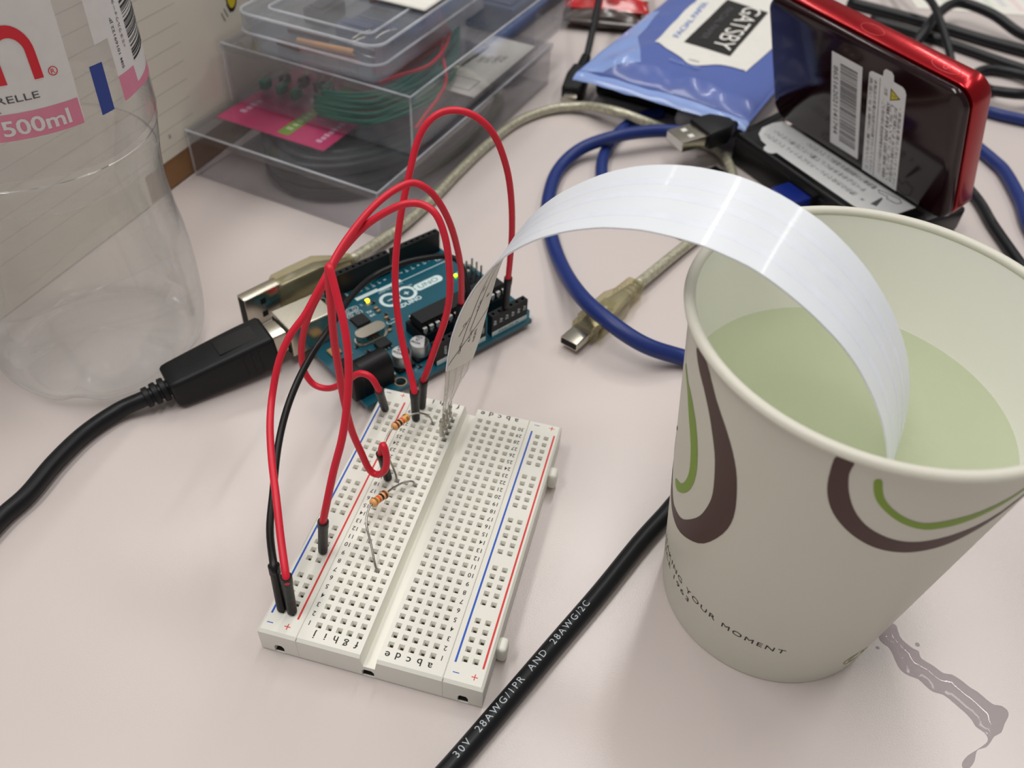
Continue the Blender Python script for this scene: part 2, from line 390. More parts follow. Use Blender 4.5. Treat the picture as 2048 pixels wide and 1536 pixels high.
def rbox(x0, x1, y0, y1, z0, z1, r=0.4, seg=2):
    bm = bmesh.new()
    bmesh.ops.create_cube(bm, size=1.0)
    for v in bm.verts:
        v.co = Vector(((x0 + x1) / 2 + v.co.x * (x1 - x0), (y0 + y1) / 2 + v.co.y * (y1 - y0), (z0 + z1) / 2 + v.co.z * (z1 - z0)))
    bmesh.ops.bevel(bm, geom=bm.edges[:] + bm.verts[:], offset=r, segments=seg, affect='EDGES', profile=0.5)
    bm.verts.index_update()
    V = [tuple(v.co) for v in bm.verts]
    F = [tuple(v.index for v in f.verts) for f in bm.faces]
    bm.free()
    return V, F


def catmull(pts, sub):
    P = [Vector(p) for p in pts]
    if len(P) < 3 or sub < 2:
        return P
    out = []
    for i in range(len(P) - 1):
        p0, p1, p2 = P[max(i - 1, 0)], P[i], P[i + 1]
        p3 = P[min(i + 2, len(P) - 1)]
        for k in range(sub):
            t = k / sub
            out.append(0.5 * ((2 * p1) + (p2 - p0) * t + (2 * p0 - 5 * p1 + 4 * p2 - p3) * t * t + (3 * p1 - p0 - 3 * p2 + p3) * t ** 3))
    out.append(P[-1])
    return out


def frames(P):
    T = []
    for i in range(len(P)):
        d = P[min(i + 1, len(P) - 1)] - P[max(i - 1, 0)]
        T.append(d.normalized() if d.length > 1e-9 else Vector((0, 0, 1)))
    n = T[0].orthogonal().normalized()
    Ns = []
    for t in T:
        n = (n - t * n.dot(t))
        n = n.normalized() if n.length > 1e-6 else t.orthogonal().normalized()
        Ns.append(n.copy())
    return T, Ns


def tube(pts, r, seg=12, sub=4, cap=True, smooth=True):
    P = catmull(pts, sub) if smooth else [Vector(p) for p in pts]
    T, Ns = frames(P)
    m = len(P)
    if not hasattr(r, '__len__'):
        R = [r] * m
    else:
        R = [r[min(int(i * len(r) / m), len(r) - 1)] if smooth else r[i] for i in range(m)]
    V, F = [], []
    for p, t, n, q in zip(P, T, Ns, R):
        b = t.cross(n)
        for k in range(seg):
            a = 2 * math.pi * k / seg
            V.append(tuple(p + n * (q * math.cos(a)) + b * (q * math.sin(a))))
    for i in range(m - 1):
        for k in range(seg):
            k2 = (k + 1) % seg
            F.append((i * seg + k, i * seg + k2, (i + 1) * seg + k2, (i + 1) * seg + k))
    if cap:
        F.append(tuple(range(seg))[::-1])
        F.append(tuple(range((m - 1) * seg, m * seg)))
    return V, F


def lathe(prof, seg=64, cx=0, cy=0, a0=0.0, a1=360.0):
    full = abs(a1 - a0 - 360) < 1e-6
    n = seg if full else seg + 1
    V, F = [], []
    for r, z in prof:
        for k in range(n):
            a = math.radians(a0 + (a1 - a0) * k / seg)
            V.append((cx + r * math.cos(a), cy + r * math.sin(a), z))
    for i in range(len(prof) - 1):
        for k in range(seg):
            k2 = (k + 1) % n
            F.append((i * n + k, i * n + k2, (i + 1) * n + k2, (i + 1) * n + k))
    return V, F


def tag(o, label=None, cat=None, group=None, kind=None):
    if label:
        o['label'] = label
    if cat:
        o['category'] = cat
    if group:
        o['group'] = group
    if kind:
        o['kind'] = kind
    return o


def thing(name, label, cat, loc=(0, 0, 0), rz=0.0, group=None):
    o = bpy.data.objects.new(name, None)
    o.empty_display_size = 0.01
    o.location = (loc[0] * MM, loc[1] * MM, loc[2] * MM)
    o.rotation_euler = (0, 0, math.radians(rz))
    COL.objects.link(o)
    return tag(o, label, cat, group)


def obj(name, mb, material, parent=None, smooth=False, world=False, loc=None, flip=False):
    """one mesh object. world=True: vertices are world mm and are moved into the parent's (unrotated) frame.
    Without a parent the origin is put at the bottom centre of the mesh (or loc)."""
    V, F = (mb.v, mb.f) if isinstance(mb, MB) else mb
    off = Vector((0, 0, 0))
    if parent is not None and world:
        pr = parent
        while pr is not None:
            off += Vector(pr.location) / MM
            pr = pr.parent
    if parent is None:
        if loc is not None:
            off = Vector(loc)
        else:
            xs, ys, zs = zip(*V)
            off = Vector(((min(xs) + max(xs)) / 2, (min(ys) + max(ys)) / 2, min(zs)))
    me = bpy.data.meshes.new(name)
    me.from_pydata([((p[0] - off.x) * MM, (p[1] - off.y) * MM, (p[2] - off.z) * MM) for p in V], [], F)
    me.materials.append(M[material] if isinstance(material, str) else material)
    bm = bmesh.new()
    bm.from_mesh(me)
    bmesh.ops.recalc_face_normals(bm, faces=bm.faces)
    if flip:
        bmesh.ops.reverse_faces(bm, faces=bm.faces)
    bm.to_mesh(me)
    bm.free()
    if smooth:
        me.polygons.foreach_set('use_smooth', [True] * len(me.polygons))
        if smooth != 'all':
            try:
                me.set_sharp_from_angle(angle=math.radians(38))
            except Exception:
                pass
    o = bpy.data.objects.new(name, me)
    if parent is not None:
        o.parent = parent
    else:
        o.location = off * MM
    COL.objects.link(o)
    return o


_tcache = {}


def text2d(s, size=1.0, spacing=1.0, bold=0.0):
    """flat glyph mesh (mm) with its baseline start at the origin; returns V2, F, width, height"""
    key = (s, spacing, bold)
    if key not in _tcache:
        cu = bpy.data.curves.new('print', 'FONT')
        cu.body = s
        cu.size = 1.0
        cu.space_character = spacing
        cu.offset = bold
        cu.resolution_u = 3
        o = bpy.data.objects.new('print', cu)
        COL.objects.link(o)
        dg = bpy.context.evaluated_depsgraph_get()
        me = bpy.data.meshes.new_from_object(o.evaluated_get(dg))
        V = [(v.co.x, v.co.y) for v in me.vertices]
        F = [tuple(p.vertices) for p in me.polygons]
        bpy.data.objects.remove(o)
        bpy.data.curves.remove(cu)
        bpy.data.meshes.remove(me)
        _tcache[key] = (V, F)
    V, F = _tcache[key]
    V = [(x * size, y * size) for x, y in V]
    xs = [p[0] for p in V] or [0]
    ys = [p[1] for p in V] or [0]
    return V, F, min(xs), max(xs), min(ys), max(ys)


def refine(V, F, cuts=1):
    bm = bmesh.new()
    vs = [bm.verts.new((x, y, 0)) for x, y in V]
    for f in F:
        try:
            bm.faces.new([vs[i] for i in f])
        except ValueError:
            pass
    for _ in range(cuts):
        bmesh.ops.subdivide_edges(bm, edges=bm.edges[:], cuts=1)
        bmesh.ops.triangulate(bm, faces=bm.faces[:])
    bm.verts.index_update()
    out = [(v.co.x, v.co.y) for v in bm.verts], [tuple(v.index for v in f.verts) for f in bm.faces]
    bm.free()
    return out


def put_text(mb, s, size, o, xd, yd, align='C', spacing=1.0, bold=0.0, sx=1.0, fit=None):
    """writes s into mb on the plane through o spanned by xd, yd (world or local mm)"""
    V, F, x0, x1, y0, y1 = text2d(s, size, spacing, bold)
    if fit:
        sx = fit / max(x1 - x0, 1e-6)
    cx = {'C': (x0 + x1) / 2, 'L': x0, 'R': x1}[align]
    cy = (y0 + y1) / 2 if align == 'C' else 0
    xd, yd, o = Vector(xd).normalized(), Vector(yd).normalized(), Vector(o)
    mb.add([o + xd * ((x - cx) * sx) + yd * (y - cy) for x, y in V], F)
    return (x1 - x0) * sx


def poly_flat(mb, pts, fn, cuts=0):
    """fills a 2D outline, optionally subdivides it and maps it with fn(x, y) -> (x, y, z)"""
    bm = bmesh.new()
    vs = [bm.verts.new((x, y, 0)) for x, y in pts]
    es = [bm.edges.new((vs[i], vs[(i + 1) % len(vs)])) for i in range(len(vs))]
    bmesh.ops.triangle_fill(bm, edges=es, use_beauty=True)
    for _ in range(cuts):
        bmesh.ops.subdivide_edges(bm, edges=bm.edges[:], cuts=1, use_grid_fill=True)
        bmesh.ops.triangulate(bm, faces=bm.faces[:])
    bm.verts.index_update()
    mb.add([fn(v.co.x, v.co.y) for v in bm.verts], [tuple(v.index for v in f.verts) for f in bm.faces])
    bm.free()


def smooth_closed(pts, sub=4):
    n = len(pts)
    out = []
    for i in range(n):
        p0, p1, p2, p3 = [Vector(pts[(i + k) % n]) for k in (-1, 0, 1, 2)]
        for k in range(sub):
            t = k / sub
            q = 0.5 * ((2 * p1) + (p2 - p0) * t + (2 * p0 - 5 * p1 + 4 * p2 - p3) * t * t + (3 * p1 - p0 - 3 * p2 + p3) * t ** 3)
            out.append((q.x, q.y))
    return out


def rrect(x0, x1, y0, y1, r, seg=5):
    out = []
    for cx, cy, a in ((x1 - r, y1 - r, 0), (x0 + r, y1 - r, 90), (x0 + r, y0 + r, 180), (x1 - r, y0 + r, 270)):
        for k in range(seg + 1):
            t = math.radians(a + 90 * k / seg)
            out.append((cx + r * math.cos(t), cy + r * math.sin(t)))
    return out


def ring(mb, cx, cy, r0, r1, z, seg=24, sx=1.0):
    V, F = [], []
    for k in range(seg):
        a = 2 * math.pi * k / seg
        V += [(cx + r0 * math.cos(a) * sx, cy + r0 * math.sin(a), z), (cx + r1 * math.cos(a) * sx, cy + r1 * math.sin(a), z)]
    for k in range(seg):
        j = (k + 1) % seg
        F.append((2 * k, 2 * k + 1, 2 * j + 1, 2 * j))
    mb.add(V, F)


def along(a, b, width_dir=None):
    """orthonormal frame with x from a to b; returns a map from local (x, y, z) to world"""
    a, b = Vector(a), Vector(b)
    x = (b - a).normalized()
    up = Vector((0, 0, 1)) if width_dir is None else Vector(width_dir)
    y = up.cross(x).normalized()
    z = x.cross(y)
    return lambda p: a + x * p[0] + y * p[1] + z * p[2]

# ================================================================== THE DESK
desk = MB().rbox(-420, 620, -330, 760, -25, 0, 2.0, 2)
tag(obj('desk', desk, 'desk', loc=(0, 0, -25)), 'pale grey laminate desk top under all the things', 'desk')

# ================================================================== BREADBOARD
PITCH = 2.54
TOPZ = 8.5
bb = thing('breadboard', 'white solderless breadboard with red and blue rail lines', 'breadboard')


def hole_tile(mb, x, y, depth=4.2):
    h = PITCH / 2
    lv = [(h, TOPZ), (0.70, TOPZ), (0.43, TOPZ - 0.85), (0.43, TOPZ - depth)]
    V = []
    for r, z in lv:
        V += [(x - r, y - r, z), (x + r, y - r, z), (x + r, y + r, z), (x - r, y + r, z)]
    F = []
    for l in range(3):
        for k in range(4):
            k2 = (k + 1) % 4
            F.append((l * 4 + k, l * 4 + k2, l * 4 + 4 + k2, l * 4 + 4 + k))
    F.append((12, 13, 14, 15))
    mb.add(V, F)


def quad(mb, x0, x1, y0, y1, z=TOPZ):
    if x1 - x0 > 1e-4 and y1 - y0 > 1e-4:
        mb.add([(x0, y0, z), (x1, y0, z), (x1, y1, z), (x0, y1, z)], [(0, 1, 2, 3)])


Y0, Y1 = -5.0, 78.5
ROWY = [PITCH * k for k in range(30)]
RAILY = [1.27 + PITCH * k for k in range(29) if k % 6 != 5]


def shell(mb, x0, x1, cl, cr, notches, chan=None):
    """sides and chamfered rim of one breadboard module"""
    c = 0.7
    xi0, xi1, yi0, yi1 = x0 + cl, x1 - cr, Y0 + c, Y1 - c
    zc = TOPZ - c
    zl, zr = TOPZ - cl, TOPZ - cr
    # chamfers left and right
    mb.add([(x0, Y0, zl - 0), (xi0, yi0, TOPZ), (xi0, yi1, TOPZ), (x0, Y1, zl)], [(0, 1, 2, 3)])
    mb.add([(x1, Y0, zr), (xi1, yi0, TOPZ), (xi1, yi1, TOPZ), (x1, Y1, zr)], [(0, 3, 2, 1)])
    segs = [(xi0, xi1)] if not chan else [(xi0, -chan[0]), (chan[0], xi1)]
    for y, yi in ((Y0, yi0), (Y1, yi1)):
        for s0, s1 in segs:
            e0 = x0 if s0 == xi0 else s0
            e1 = x1 if s1 == xi1 else s1
            mb.add([(e0, y, zc), (e1, y, zc), (s1, yi, TOPZ), (s0, yi, TOPZ)], [(0, 1, 2, 3)])
        # end face with notches in its lower edge
        P = [(x0, 0.35)]
        for nx, nw, nh in notches:
            P += [(nx - nw, 0.35), (nx - nw, nh * 0.75), (nx - nw * 0.6, nh), (nx + nw * 0.6, nh), (nx + nw, nh * 0.75), (nx + nw, 0.35)]
        P += [(x1, 0.35), (x1, zc)]
        if chan:
            P += [(chan[0], zc), (chan[1], chan[2]), (-chan[1], chan[2]), (-chan[0], zc)]
        P += [(x0, zc)]
        tmp = MB()
        poly_flat(tmp, P, lambda a, b, yy=y: (a, yy, b))
        mb.add(tmp.v, tmp.f)
        s = 1 if y == Y0 else -1
        for nx, nw, nh in notches:
            Q = [(nx - nw, 0.35), (nx - nw, nh * 0.75), (nx - nw * 0.6, nh), (nx + nw * 0.6, nh), (nx + nw, nh * 0.75), (nx + nw, 0.35)]
            for i in range(5):
                (a, b), (d, e) = Q[i], Q[i + 1]
                mb.add([(a, y, b), (d, y, e), (d, y + 4 * s, e), (a, y + 4 * s, b)], [(0, 1, 2, 3)])
            mb.add([(a, y + 4 * s, b) for a, b in Q], [tuple(range(6))])
    mb.add([(x0, Y0, 0.35), (x0, Y1, 0.35), (x0, Y1, zl), (x0, Y0, zl)], [(0, 1, 2, 3)])
    mb.add([(x1, Y0, 0.35), (x1, Y1, 0.35), (x1, Y1, zr), (x1, Y0, zr)], [(3, 2, 1, 0)])
    mb.add([(x0, Y0, 0.35), (x1, Y0, 0.35), (x1, Y1, 0.35), (x0, Y1, 0.35)], [(0, 1, 2, 3)])
    return xi0, xi1, yi0, yi1


# terminal block
t = MB()
XS = 17.7
xi0, xi1, yi0, yi1 = shell(t, -XS, XS, 0.15, 0.15, [(-0.4, 1.5, 3.2)], chan=(2.05, 1.45, 4.6))
h = PITCH / 2
for sgn in (-1, 1):
    cols = [sgn * (3.81 + PITCH * k) for k in range(5)]
    lo, hi = min(cols) - h, max(cols) + h
    for x in cols:
        for y in ROWY:
            hole_tile(t, x, y)
    a, b = (xi0, -2.05) if sgn < 0 else (2.05, xi1)
    quad(t, a, b, yi0, -h)
    quad(t, a, b, ROWY[-1] + h, yi1)
    quad(t, a, lo, -h, ROWY[-1] + h)
    quad(t, hi, b, -h, ROWY[-1] + h)
    t.add([(sgn * 2.05, Y0, TOPZ - 0.7), (sgn * 2.05, Y0 + 0.7, TOPZ), (sgn * 2.05, Y1 - 0.7, TOPZ), (sgn * 2.05, Y1, TOPZ - 0.7), (sgn * 1.45, Y1, 4.6), (sgn * 1.45, Y0, 4.6)], [(0, 1, 2, 3, 4, 5)])
quad(t, -1.45, 1.45, Y0, Y1, 4.6)
obj('terminal_block', t, 'abs', bb)
# power rails
for sgn in (-1, 1):
    r = MB()
    x0, x1 = (XS + 0.06, 27.25) if sgn > 0 else (-27.25, -XS - 0.06)
    a, b, c0, c1 = shell(r, x0, x1, 0.15 if sgn > 0 else 0.6, 0.6 if sgn > 0 else 0.15, [(sgn * 22.6, 1.25, 3.4)])
    xs = [sgn * 21.3, sgn * 23.84]
    lo, hi = min(xs) - h, max(xs) + h
    quad(r, a, lo, c0, c1)
    quad(r, hi, b, c0, c1)
    ylast = c0
    for g in range(5):
        ys = RAILY[g * 5:g * 5 + 5]
        quad(r, lo, hi, ylast, ys[0] - h)
        for y in ys:
            for x in xs:
                hole_tile(r, x, y)
        ylast = ys[-1] + h
    quad(r, lo, hi, ylast, c1)
    obj('power_rail', r, 'abs', bb)
    for dx, mname, nm in (((sgn * 19.3), 'ink_blue' if sgn > 0 else 'ink_red', 'line'), (sgn * 25.9, 'ink_red' if sgn > 0 else 'ink_blue', 'line')):
        l = MB().box(dx - 0.24, dx + 0.24, 0.0, 74.1, TOPZ - 0.02, TOPZ + 0.02)
        obj('blue_line' if mname == 'ink_blue' else 'red_line', l, mname, bb)
    for yy in (-2.4, 76.6):
        xm, xp = (20.2, 24.6) if sgn > 0 else (-25.2, -20.8)
        mk = MB().box(xm - 0.75, xm + 0.75, yy - 0.11, yy + 0.11, TOPZ - 0.02, TOPZ + 0.02)
        obj('minus_mark', mk, 'ink_blue', bb)
        mk = MB().box(xp - 0.75, xp + 0.75, yy - 0.11, yy + 0.11, TOPZ - 0.02, TOPZ + 0.02)
        mk.box(xp - 0.11, xp + 0.11, yy - 0.75, yy + 0.75, TOPZ - 0.02, TOPZ + 0.021)
        obj('plus_mark', mk, 'ink_red', bb)
# adhesive backing, latch tabs, metal clips widened to put dark shade into the holes
obj('foam_backing', MB().box(-26.9, 26.9, Y0 + 0.4, Y1 - 0.4, 0, 0.4), 'iron', bb)
for y in (62.8, 8.5):
    k = MB().rbox(27.0, 29.6, y - 1.9, y + 1.9, 1.0, 6.6, 0.9, 3)
    obj('latch_tab', k, 'abs', bb, smooth=True)
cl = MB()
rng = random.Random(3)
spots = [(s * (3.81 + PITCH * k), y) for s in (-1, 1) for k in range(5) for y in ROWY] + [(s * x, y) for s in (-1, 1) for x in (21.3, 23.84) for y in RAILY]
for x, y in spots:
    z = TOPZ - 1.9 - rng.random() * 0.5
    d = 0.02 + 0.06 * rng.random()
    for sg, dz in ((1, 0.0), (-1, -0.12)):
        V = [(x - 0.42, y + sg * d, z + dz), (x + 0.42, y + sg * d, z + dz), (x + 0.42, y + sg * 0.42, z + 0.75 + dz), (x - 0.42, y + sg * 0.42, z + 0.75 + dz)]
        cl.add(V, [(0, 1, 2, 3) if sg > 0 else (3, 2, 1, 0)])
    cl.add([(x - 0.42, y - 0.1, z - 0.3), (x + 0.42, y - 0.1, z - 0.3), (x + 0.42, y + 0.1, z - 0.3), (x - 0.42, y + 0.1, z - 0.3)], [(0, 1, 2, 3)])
tag(obj('hole_shade_clips', cl, 'clip', bb), kind='stuff')
# printing: the board is turned round, so its print reads upside down
nums = MB()
for i, y in enumerate(ROWY):
    for x in (-16.35, 16.1):
        put_text(nums, str(i + 1), 1.75, (x, y, TOPZ + 0.02), (-1, 0, 0), (0, -1, 0), spacing=1.05, bold=0.012, sx=0.95)
tag(obj('row_numbers', nums, 'ink_black', bb), kind='stuff')
lets = MB()
for i, ch in enumerate('edcba'):
    for y in (-2.35, 76.9):
        put_text(lets, ch, 2.5, (3.81 + PITCH * i, y, TOPZ + 0.02), (-1, 0, 0), (0, -1, 0), bold=0.012, sx=1.1)
for i, ch in enumerate('fghij'):
    for y in (-2.35, 76.9):
        put_text(lets, ch, 2.5, (-3.81 - PITCH * i, y, TOPZ + 0.02), (-1, 0, 0), (0, -1, 0), bold=0.012, sx=1.1)
tag(obj('column_letters', lets, 'ink_black', bb), kind='stuff')

# ================================================================== MICROCONTROLLER BOARD
PZ = 3.7
ub = thing('microcontroller_board', 'teal microcontroller board with black pin headers and glowing status lights', 'circuit board', (-31.2, 73.6, 0), 55.2)
outline = [(0, 0), (66.04, 0), (66.04, 1.4), (68.58, 3.9), (68.58, 36.6), (66.04, 39.2), (66.04, 51.8), (64.5, 53.34), (0, 53.34)]


def pcb_mesh():
    bm = bmesh.new()
    vs = [bm.verts.new((x, y, 0)) for x, y in outline]
    es = [bm.edges.new((vs[i], vs[(i + 1) % len(vs)])) for i in range(len(vs))]
    loops = [outline]
    for hx, hy in ((13.97, 2.54), (15.24, 50.8), (66.04, 7.62), (66.04, 35.56)):
        lp = [(hx + 1.6 * math.cos(a), hy + 1.6 * math.sin(a)) for a in [2 * math.pi * k / 20 for k in range(20)]]
        loops.append(lp)
        hv = [bm.verts.new((x, y, 0)) for x, y in lp]
        es += [bm.edges.new((hv[i], hv[(i + 1) % 20])) for i in range(20)]
    bmesh.ops.triangle_fill(bm, edges=es, use_beauty=True)
    bm.verts.index_update()
    V = [(v.co.x, v.co.y) for v in bm.verts]
    F = [tuple(v.index for v in f.verts) for f in bm.faces]
    bm.free()
    m = MB()
    n = len(V)
    m.add([(x, y, PZ) for x, y in V] + [(x, y, PZ - 1.6) for x, y in V], F + [tuple(i + n for i in f[::-1]) for f in F])
    for lp in loops:
        k = len(lp)
        m.add([(x, y, PZ) for x, y in lp] + [(x, y, PZ - 1.6) for x, y in lp], [(i, (i + 1) % k, k + (i + 1) % k, k + i) for i in range(k)])
    return m


obj('circuit_board', pcb_mesh(), 'pcb', ub)
gr = MB()
for hx, hy in ((13.97, 2.54), (15.24, 50.8), (66.04, 7.62), (66.04, 35.56)):
    ring(gr, hx, hy, 1.65, 2.0, PZ + 0.02)
tag(obj('hole_rims', gr, 'gold', ub), kind='stuff')


def header(x0, n, y, label_rows=True):
    m = MB()
    xa, xb = x0 - 1.27, x0 + (n - 1) * PITCH + 1.27
    # walls around square sockets
    zt, zb = PZ + 8.5, PZ
    m.box(xa, xb, y - 1.27, y - 0.5, zb, zt)
    m.box(xa, xb, y + 0.5, y + 1.27, zb, zt)
    for k in range(n + 1):
        c = xa + k * PITCH
        lo = xa if k == 0 else c - 0.77
        hi = xb if k == n else c + 0.77
        m.box(lo, hi, y - 0.5, y + 0.5, zb, zt)
    m.box(xa + 0.1, xb - 0.1, y - 0.6, y + 0.6, zb, zt - 3)
    return obj('pin_header', m, 'hdr', ub)


hp = header(27.94, 8, 2.54)
ha = header(50.8, 6, 2.54)
hd1 = header(18.8, 10, 50.8)
hd2 = header(45.72, 8, 50.8)
# solder joints below, which carry the board
sp = MB()
for x0, n, y in ((27.94, 8, 2.54), (50.8, 6, 2.54), (18.8, 10, 50.8), (45.72, 8, 50.8)):
    for k in range(n):
        sp.lathe([(0.05, 0), (0.35, 0.1), (0.5, 1.2), (0.9, 2.15)], 8, x0 + k * PITCH, y)
tag(obj('solder_joints', sp, 'tin', ub), kind='stuff')
# printing on the analogue header
hl = MB()
for k in range(6):
    put_text(hl, 'A%d' % k, 1.7, (50.8 + k * PITCH, 1.25, PZ + 5.6), (0, 0, -1), (1, 0, 0), bold=0.01)
obj('pin_names', hl, 'silk', ha)
st = MB().box(49.6, 64.7, 1.22, 1.26, PZ + 0.1, PZ + 2.0)
obj('white_band', st, 'silk', ha)
hl = MB()
put_text(hl, 'ANALOG IN', 1.5, (56.6, 1.2, PZ + 1.05), (1, 0, 0), (0, 0, 1), bold=0.01, spacing=1.1)
obj('band_text', hl, 'ink_black', ha)
hl = MB()
for k, s in enumerate(('', 'IOREF', 'RESET', '3.3V', '5V', 'GND', 'GND', 'VIN')):
    if s:
        put_text(hl, s, 1.35, (27.94 + k * PITCH, 1.25, PZ + 4.9), (0, 0, -1), (1, 0, 0), bold=0.01)
obj('pin_names', hl, 'silk', hp)
st = MB().box(27.0, 46.8, 1.22, 1.26, PZ + 0.1, PZ + 2.0)
obj('white_band', st, 'silk', hp)
hl = MB()
put_text(hl, 'POWER', 1.5, (40.0, 1.2, PZ + 1.05), (1, 0, 0), (0, 0, 1), bold=0.01, spacing=1.1)
obj('band_text', hl, 'ink_black', hp)
# metal pins inside the socket row of the digital headers
for hd, x0, n in ((hd1, 18.8, 10), (hd2, 45.72, 8)):
    pm = MB()
    for k in range(n):
        pm.box(x0 + k * PITCH - 0.35, x0 + k * PITCH + 0.35, 50.8 - 0.1, 50.8 + 0.25, PZ + 5.5, PZ + 7.6)
    obj('socket_contacts', pm, 'tin', hd)

# USB socket
us = MB()
us.rbox(-6.2, 10.0, 32.0, 44.0, PZ, PZ + 10.9, 0.5, 2)
uso = obj('usb_socket', us, 'steel', ub)
obj('socket_mouth', MB().box(-6.4, -6.1, 33.2, 42.8, PZ + 1.2, PZ + 9.8), 'hole', uso)
# power jack
pj = MB()
pj.rbox(-1.8, 2.0, 3.3, 12.2, PZ, PZ + 10.8, 0.3, 2)
n = 18
poly = [(3.4, 0.0)] + [(7.75 - 4.3 * math.cos(math.pi * k / n), 6.3 + 4.3 * math.sin(math.pi * k / n)) for k in range(n + 1)] + [(12.1, 0.0)]
V = [(2.0, y, PZ + z) for y, z in poly] + [(12.4, y, PZ + z) for y, z in poly]
k = len(poly)
pj.add(V, [tuple(range(k))[::-1], tuple(range(k, 2 * k))] + [(i, (i + 1) % k, k + (i + 1) % k, k + i) for i in range(k)])
pjo = obj('power_jack', pj, 'hdr', ub, smooth=True)
obj('jack_hole', MB().lathe([(0.1, 0), (3.1, 0.0), (3.1, 0.05)], 20).xf(lambda p: (-1.85 + p[2], 7.75 + p[0], PZ + 6.2 + p[1])), 'hole', pjo)
obj('jack_terminal', MB().box(12.4, 13.2, 3.6, 6.6, PZ, PZ + 3.2), 'steel', pjo)
# microprocessor in its socket
obj('chip_socket', MB().box(29.2, 65.3, 11.4, 21.0, PZ, PZ + 4.0), 'hdr', ub)
ic = MB()
for z0, z1, in0, in1 in ((PZ + 4.4, PZ + 6.2, 0.0, 0.35), (PZ + 6.2, PZ + 8.0, 0.35, 0.0)):
    V = []
    for z, q in ((z0, in1), (z1, in0)):
        V += [(29.8 + q, 12.9 + q, z), (64.8 - q, 12.9 + q, z), (64.8 - q, 19.5 - q, z), (29.8 + q, 19.5 - q, z)]
    ic.add(V, [(0, 1, 2, 3), (4, 5, 6, 7), (0, 1, 5, 4), (1, 2, 6, 5), (2, 3, 7, 6), (3, 0, 4, 7)])
ico = obj('microprocessor', ic, 'ic', ub)
legm = bpy.data.meshes.new('chip_leg')
lg = MB()
lg.box(-0.7, 0.7, -0.75, 0.0, 1.9, 2.15)
lg.box(-0.7, 0.7, -0.95, -0.7, 0.6, 2.15)
lg.box(-0.28, 0.28, -0.95, -0.7, -0.6, 0.6)
legm.from_pydata([(a * MM, b * MM, c * MM) for a, b, c in lg.v], [], lg.f)
legm.materials.append(M['leg'])
for s in (0, 1):
    for k in range(14):
        o = bpy.data.objects.new('chip_leg', legm)
        o.parent = ico
        o.location = ((30.8 + k * PITCH) * MM, (12.95 if s == 0 else 19.45) * MM, (PZ + 4.1) * MM)
        o.rotation_euler = (0, 0, 0 if s == 0 else math.pi)
        COL.objects.link(o)
# quartz can
q = MB()
for zz0, zz1, gx in ((PZ, PZ + 0.5, 0.35), (PZ + 0.5, PZ + 3.6, 0.0)):
    q.prism(rrect(12.9 - gx, 23.6 + gx, 22.9 - gx, 27.5 + gx, 2.25, 7), zz0, zz1)
obj('quartz_crystal', q, 'steel', ub, smooth=True)
# electrolytic capacitors
for cx, cy in ((18.7, 8.6), (26.0, 9.0)):
    c = MB().lathe([(0, PZ + 1.0), (2.9, PZ + 1.0), (3.15, PZ + 1.2), (3.15, PZ + 5.1), (2.9, PZ + 5.45), (0, PZ + 5.5)], 28, cx, cy)
    co = obj('capacitor', c, 'alu', ub, smooth=True)
    obj('capacitor_base', MB().rbox(cx - 3.3, cx + 3.3, cy - 3.3, cy + 3.3, PZ, PZ + 1.2, 0.3, 1), 'hdr', co)
    seg = [(cx + 2.85 * math.cos(a), cy + 2.85 * math.sin(a)) for a in [math.radians(-95 + 11 * k) for k in range(11)]]
    mk = MB()
    mk.add([(x, y, PZ + 5.53) for x, y in seg], [tuple(range(len(seg)))])
    obj('polarity_mark', mk, 'ic', co)
    tx = MB()
    for i, s in enumerate(('25V', '47', '7KDA')):
        put_text(tx, s, 1.35, (cx - 1.3 + 0.0, cy + 1.75 - 1.35 * i + 0.2, PZ + 5.54), (1, 0, 0), (0, 1, 0), bold=0.012)
    a = math.radians(-62)
    tx.xf(lambda p, cx=cx, cy=cy, a=a: (cx - 0.5 + (p[0] - cx + 1.3) * math.cos(a) - (p[1] - cy) * math.sin(a), cy + 0.7 + (p[0] - cx + 1.3) * math.sin(a) + (p[1] - cy) * math.cos(a), p[2]))
    obj('can_print', tx, 'ink_black', co)
# ICSP pins
ip = MB().rbox(60.2, 65.3, 23.5, 31.0, PZ, PZ + 2.5, 0.3, 1)
ipo = obj('programming_header', ip, 'hdr', ub)
for i in range(2):
    for k in range(3):
        x, y = 61.5 + i * PITCH, 24.8 + k * PITCH
        obj('header_pin', MB().rbox(x - 0.32, x + 0.32, y - 0.32, y + 0.32, PZ, PZ + 8.6, 0.12, 1), 'tin', ipo)
ip2 = MB().rbox(17.2, 22.3, 44.0, 48.0, PZ, PZ + 2.5, 0.3, 1)
obj('small_header', ip2, 'hdr', ub)
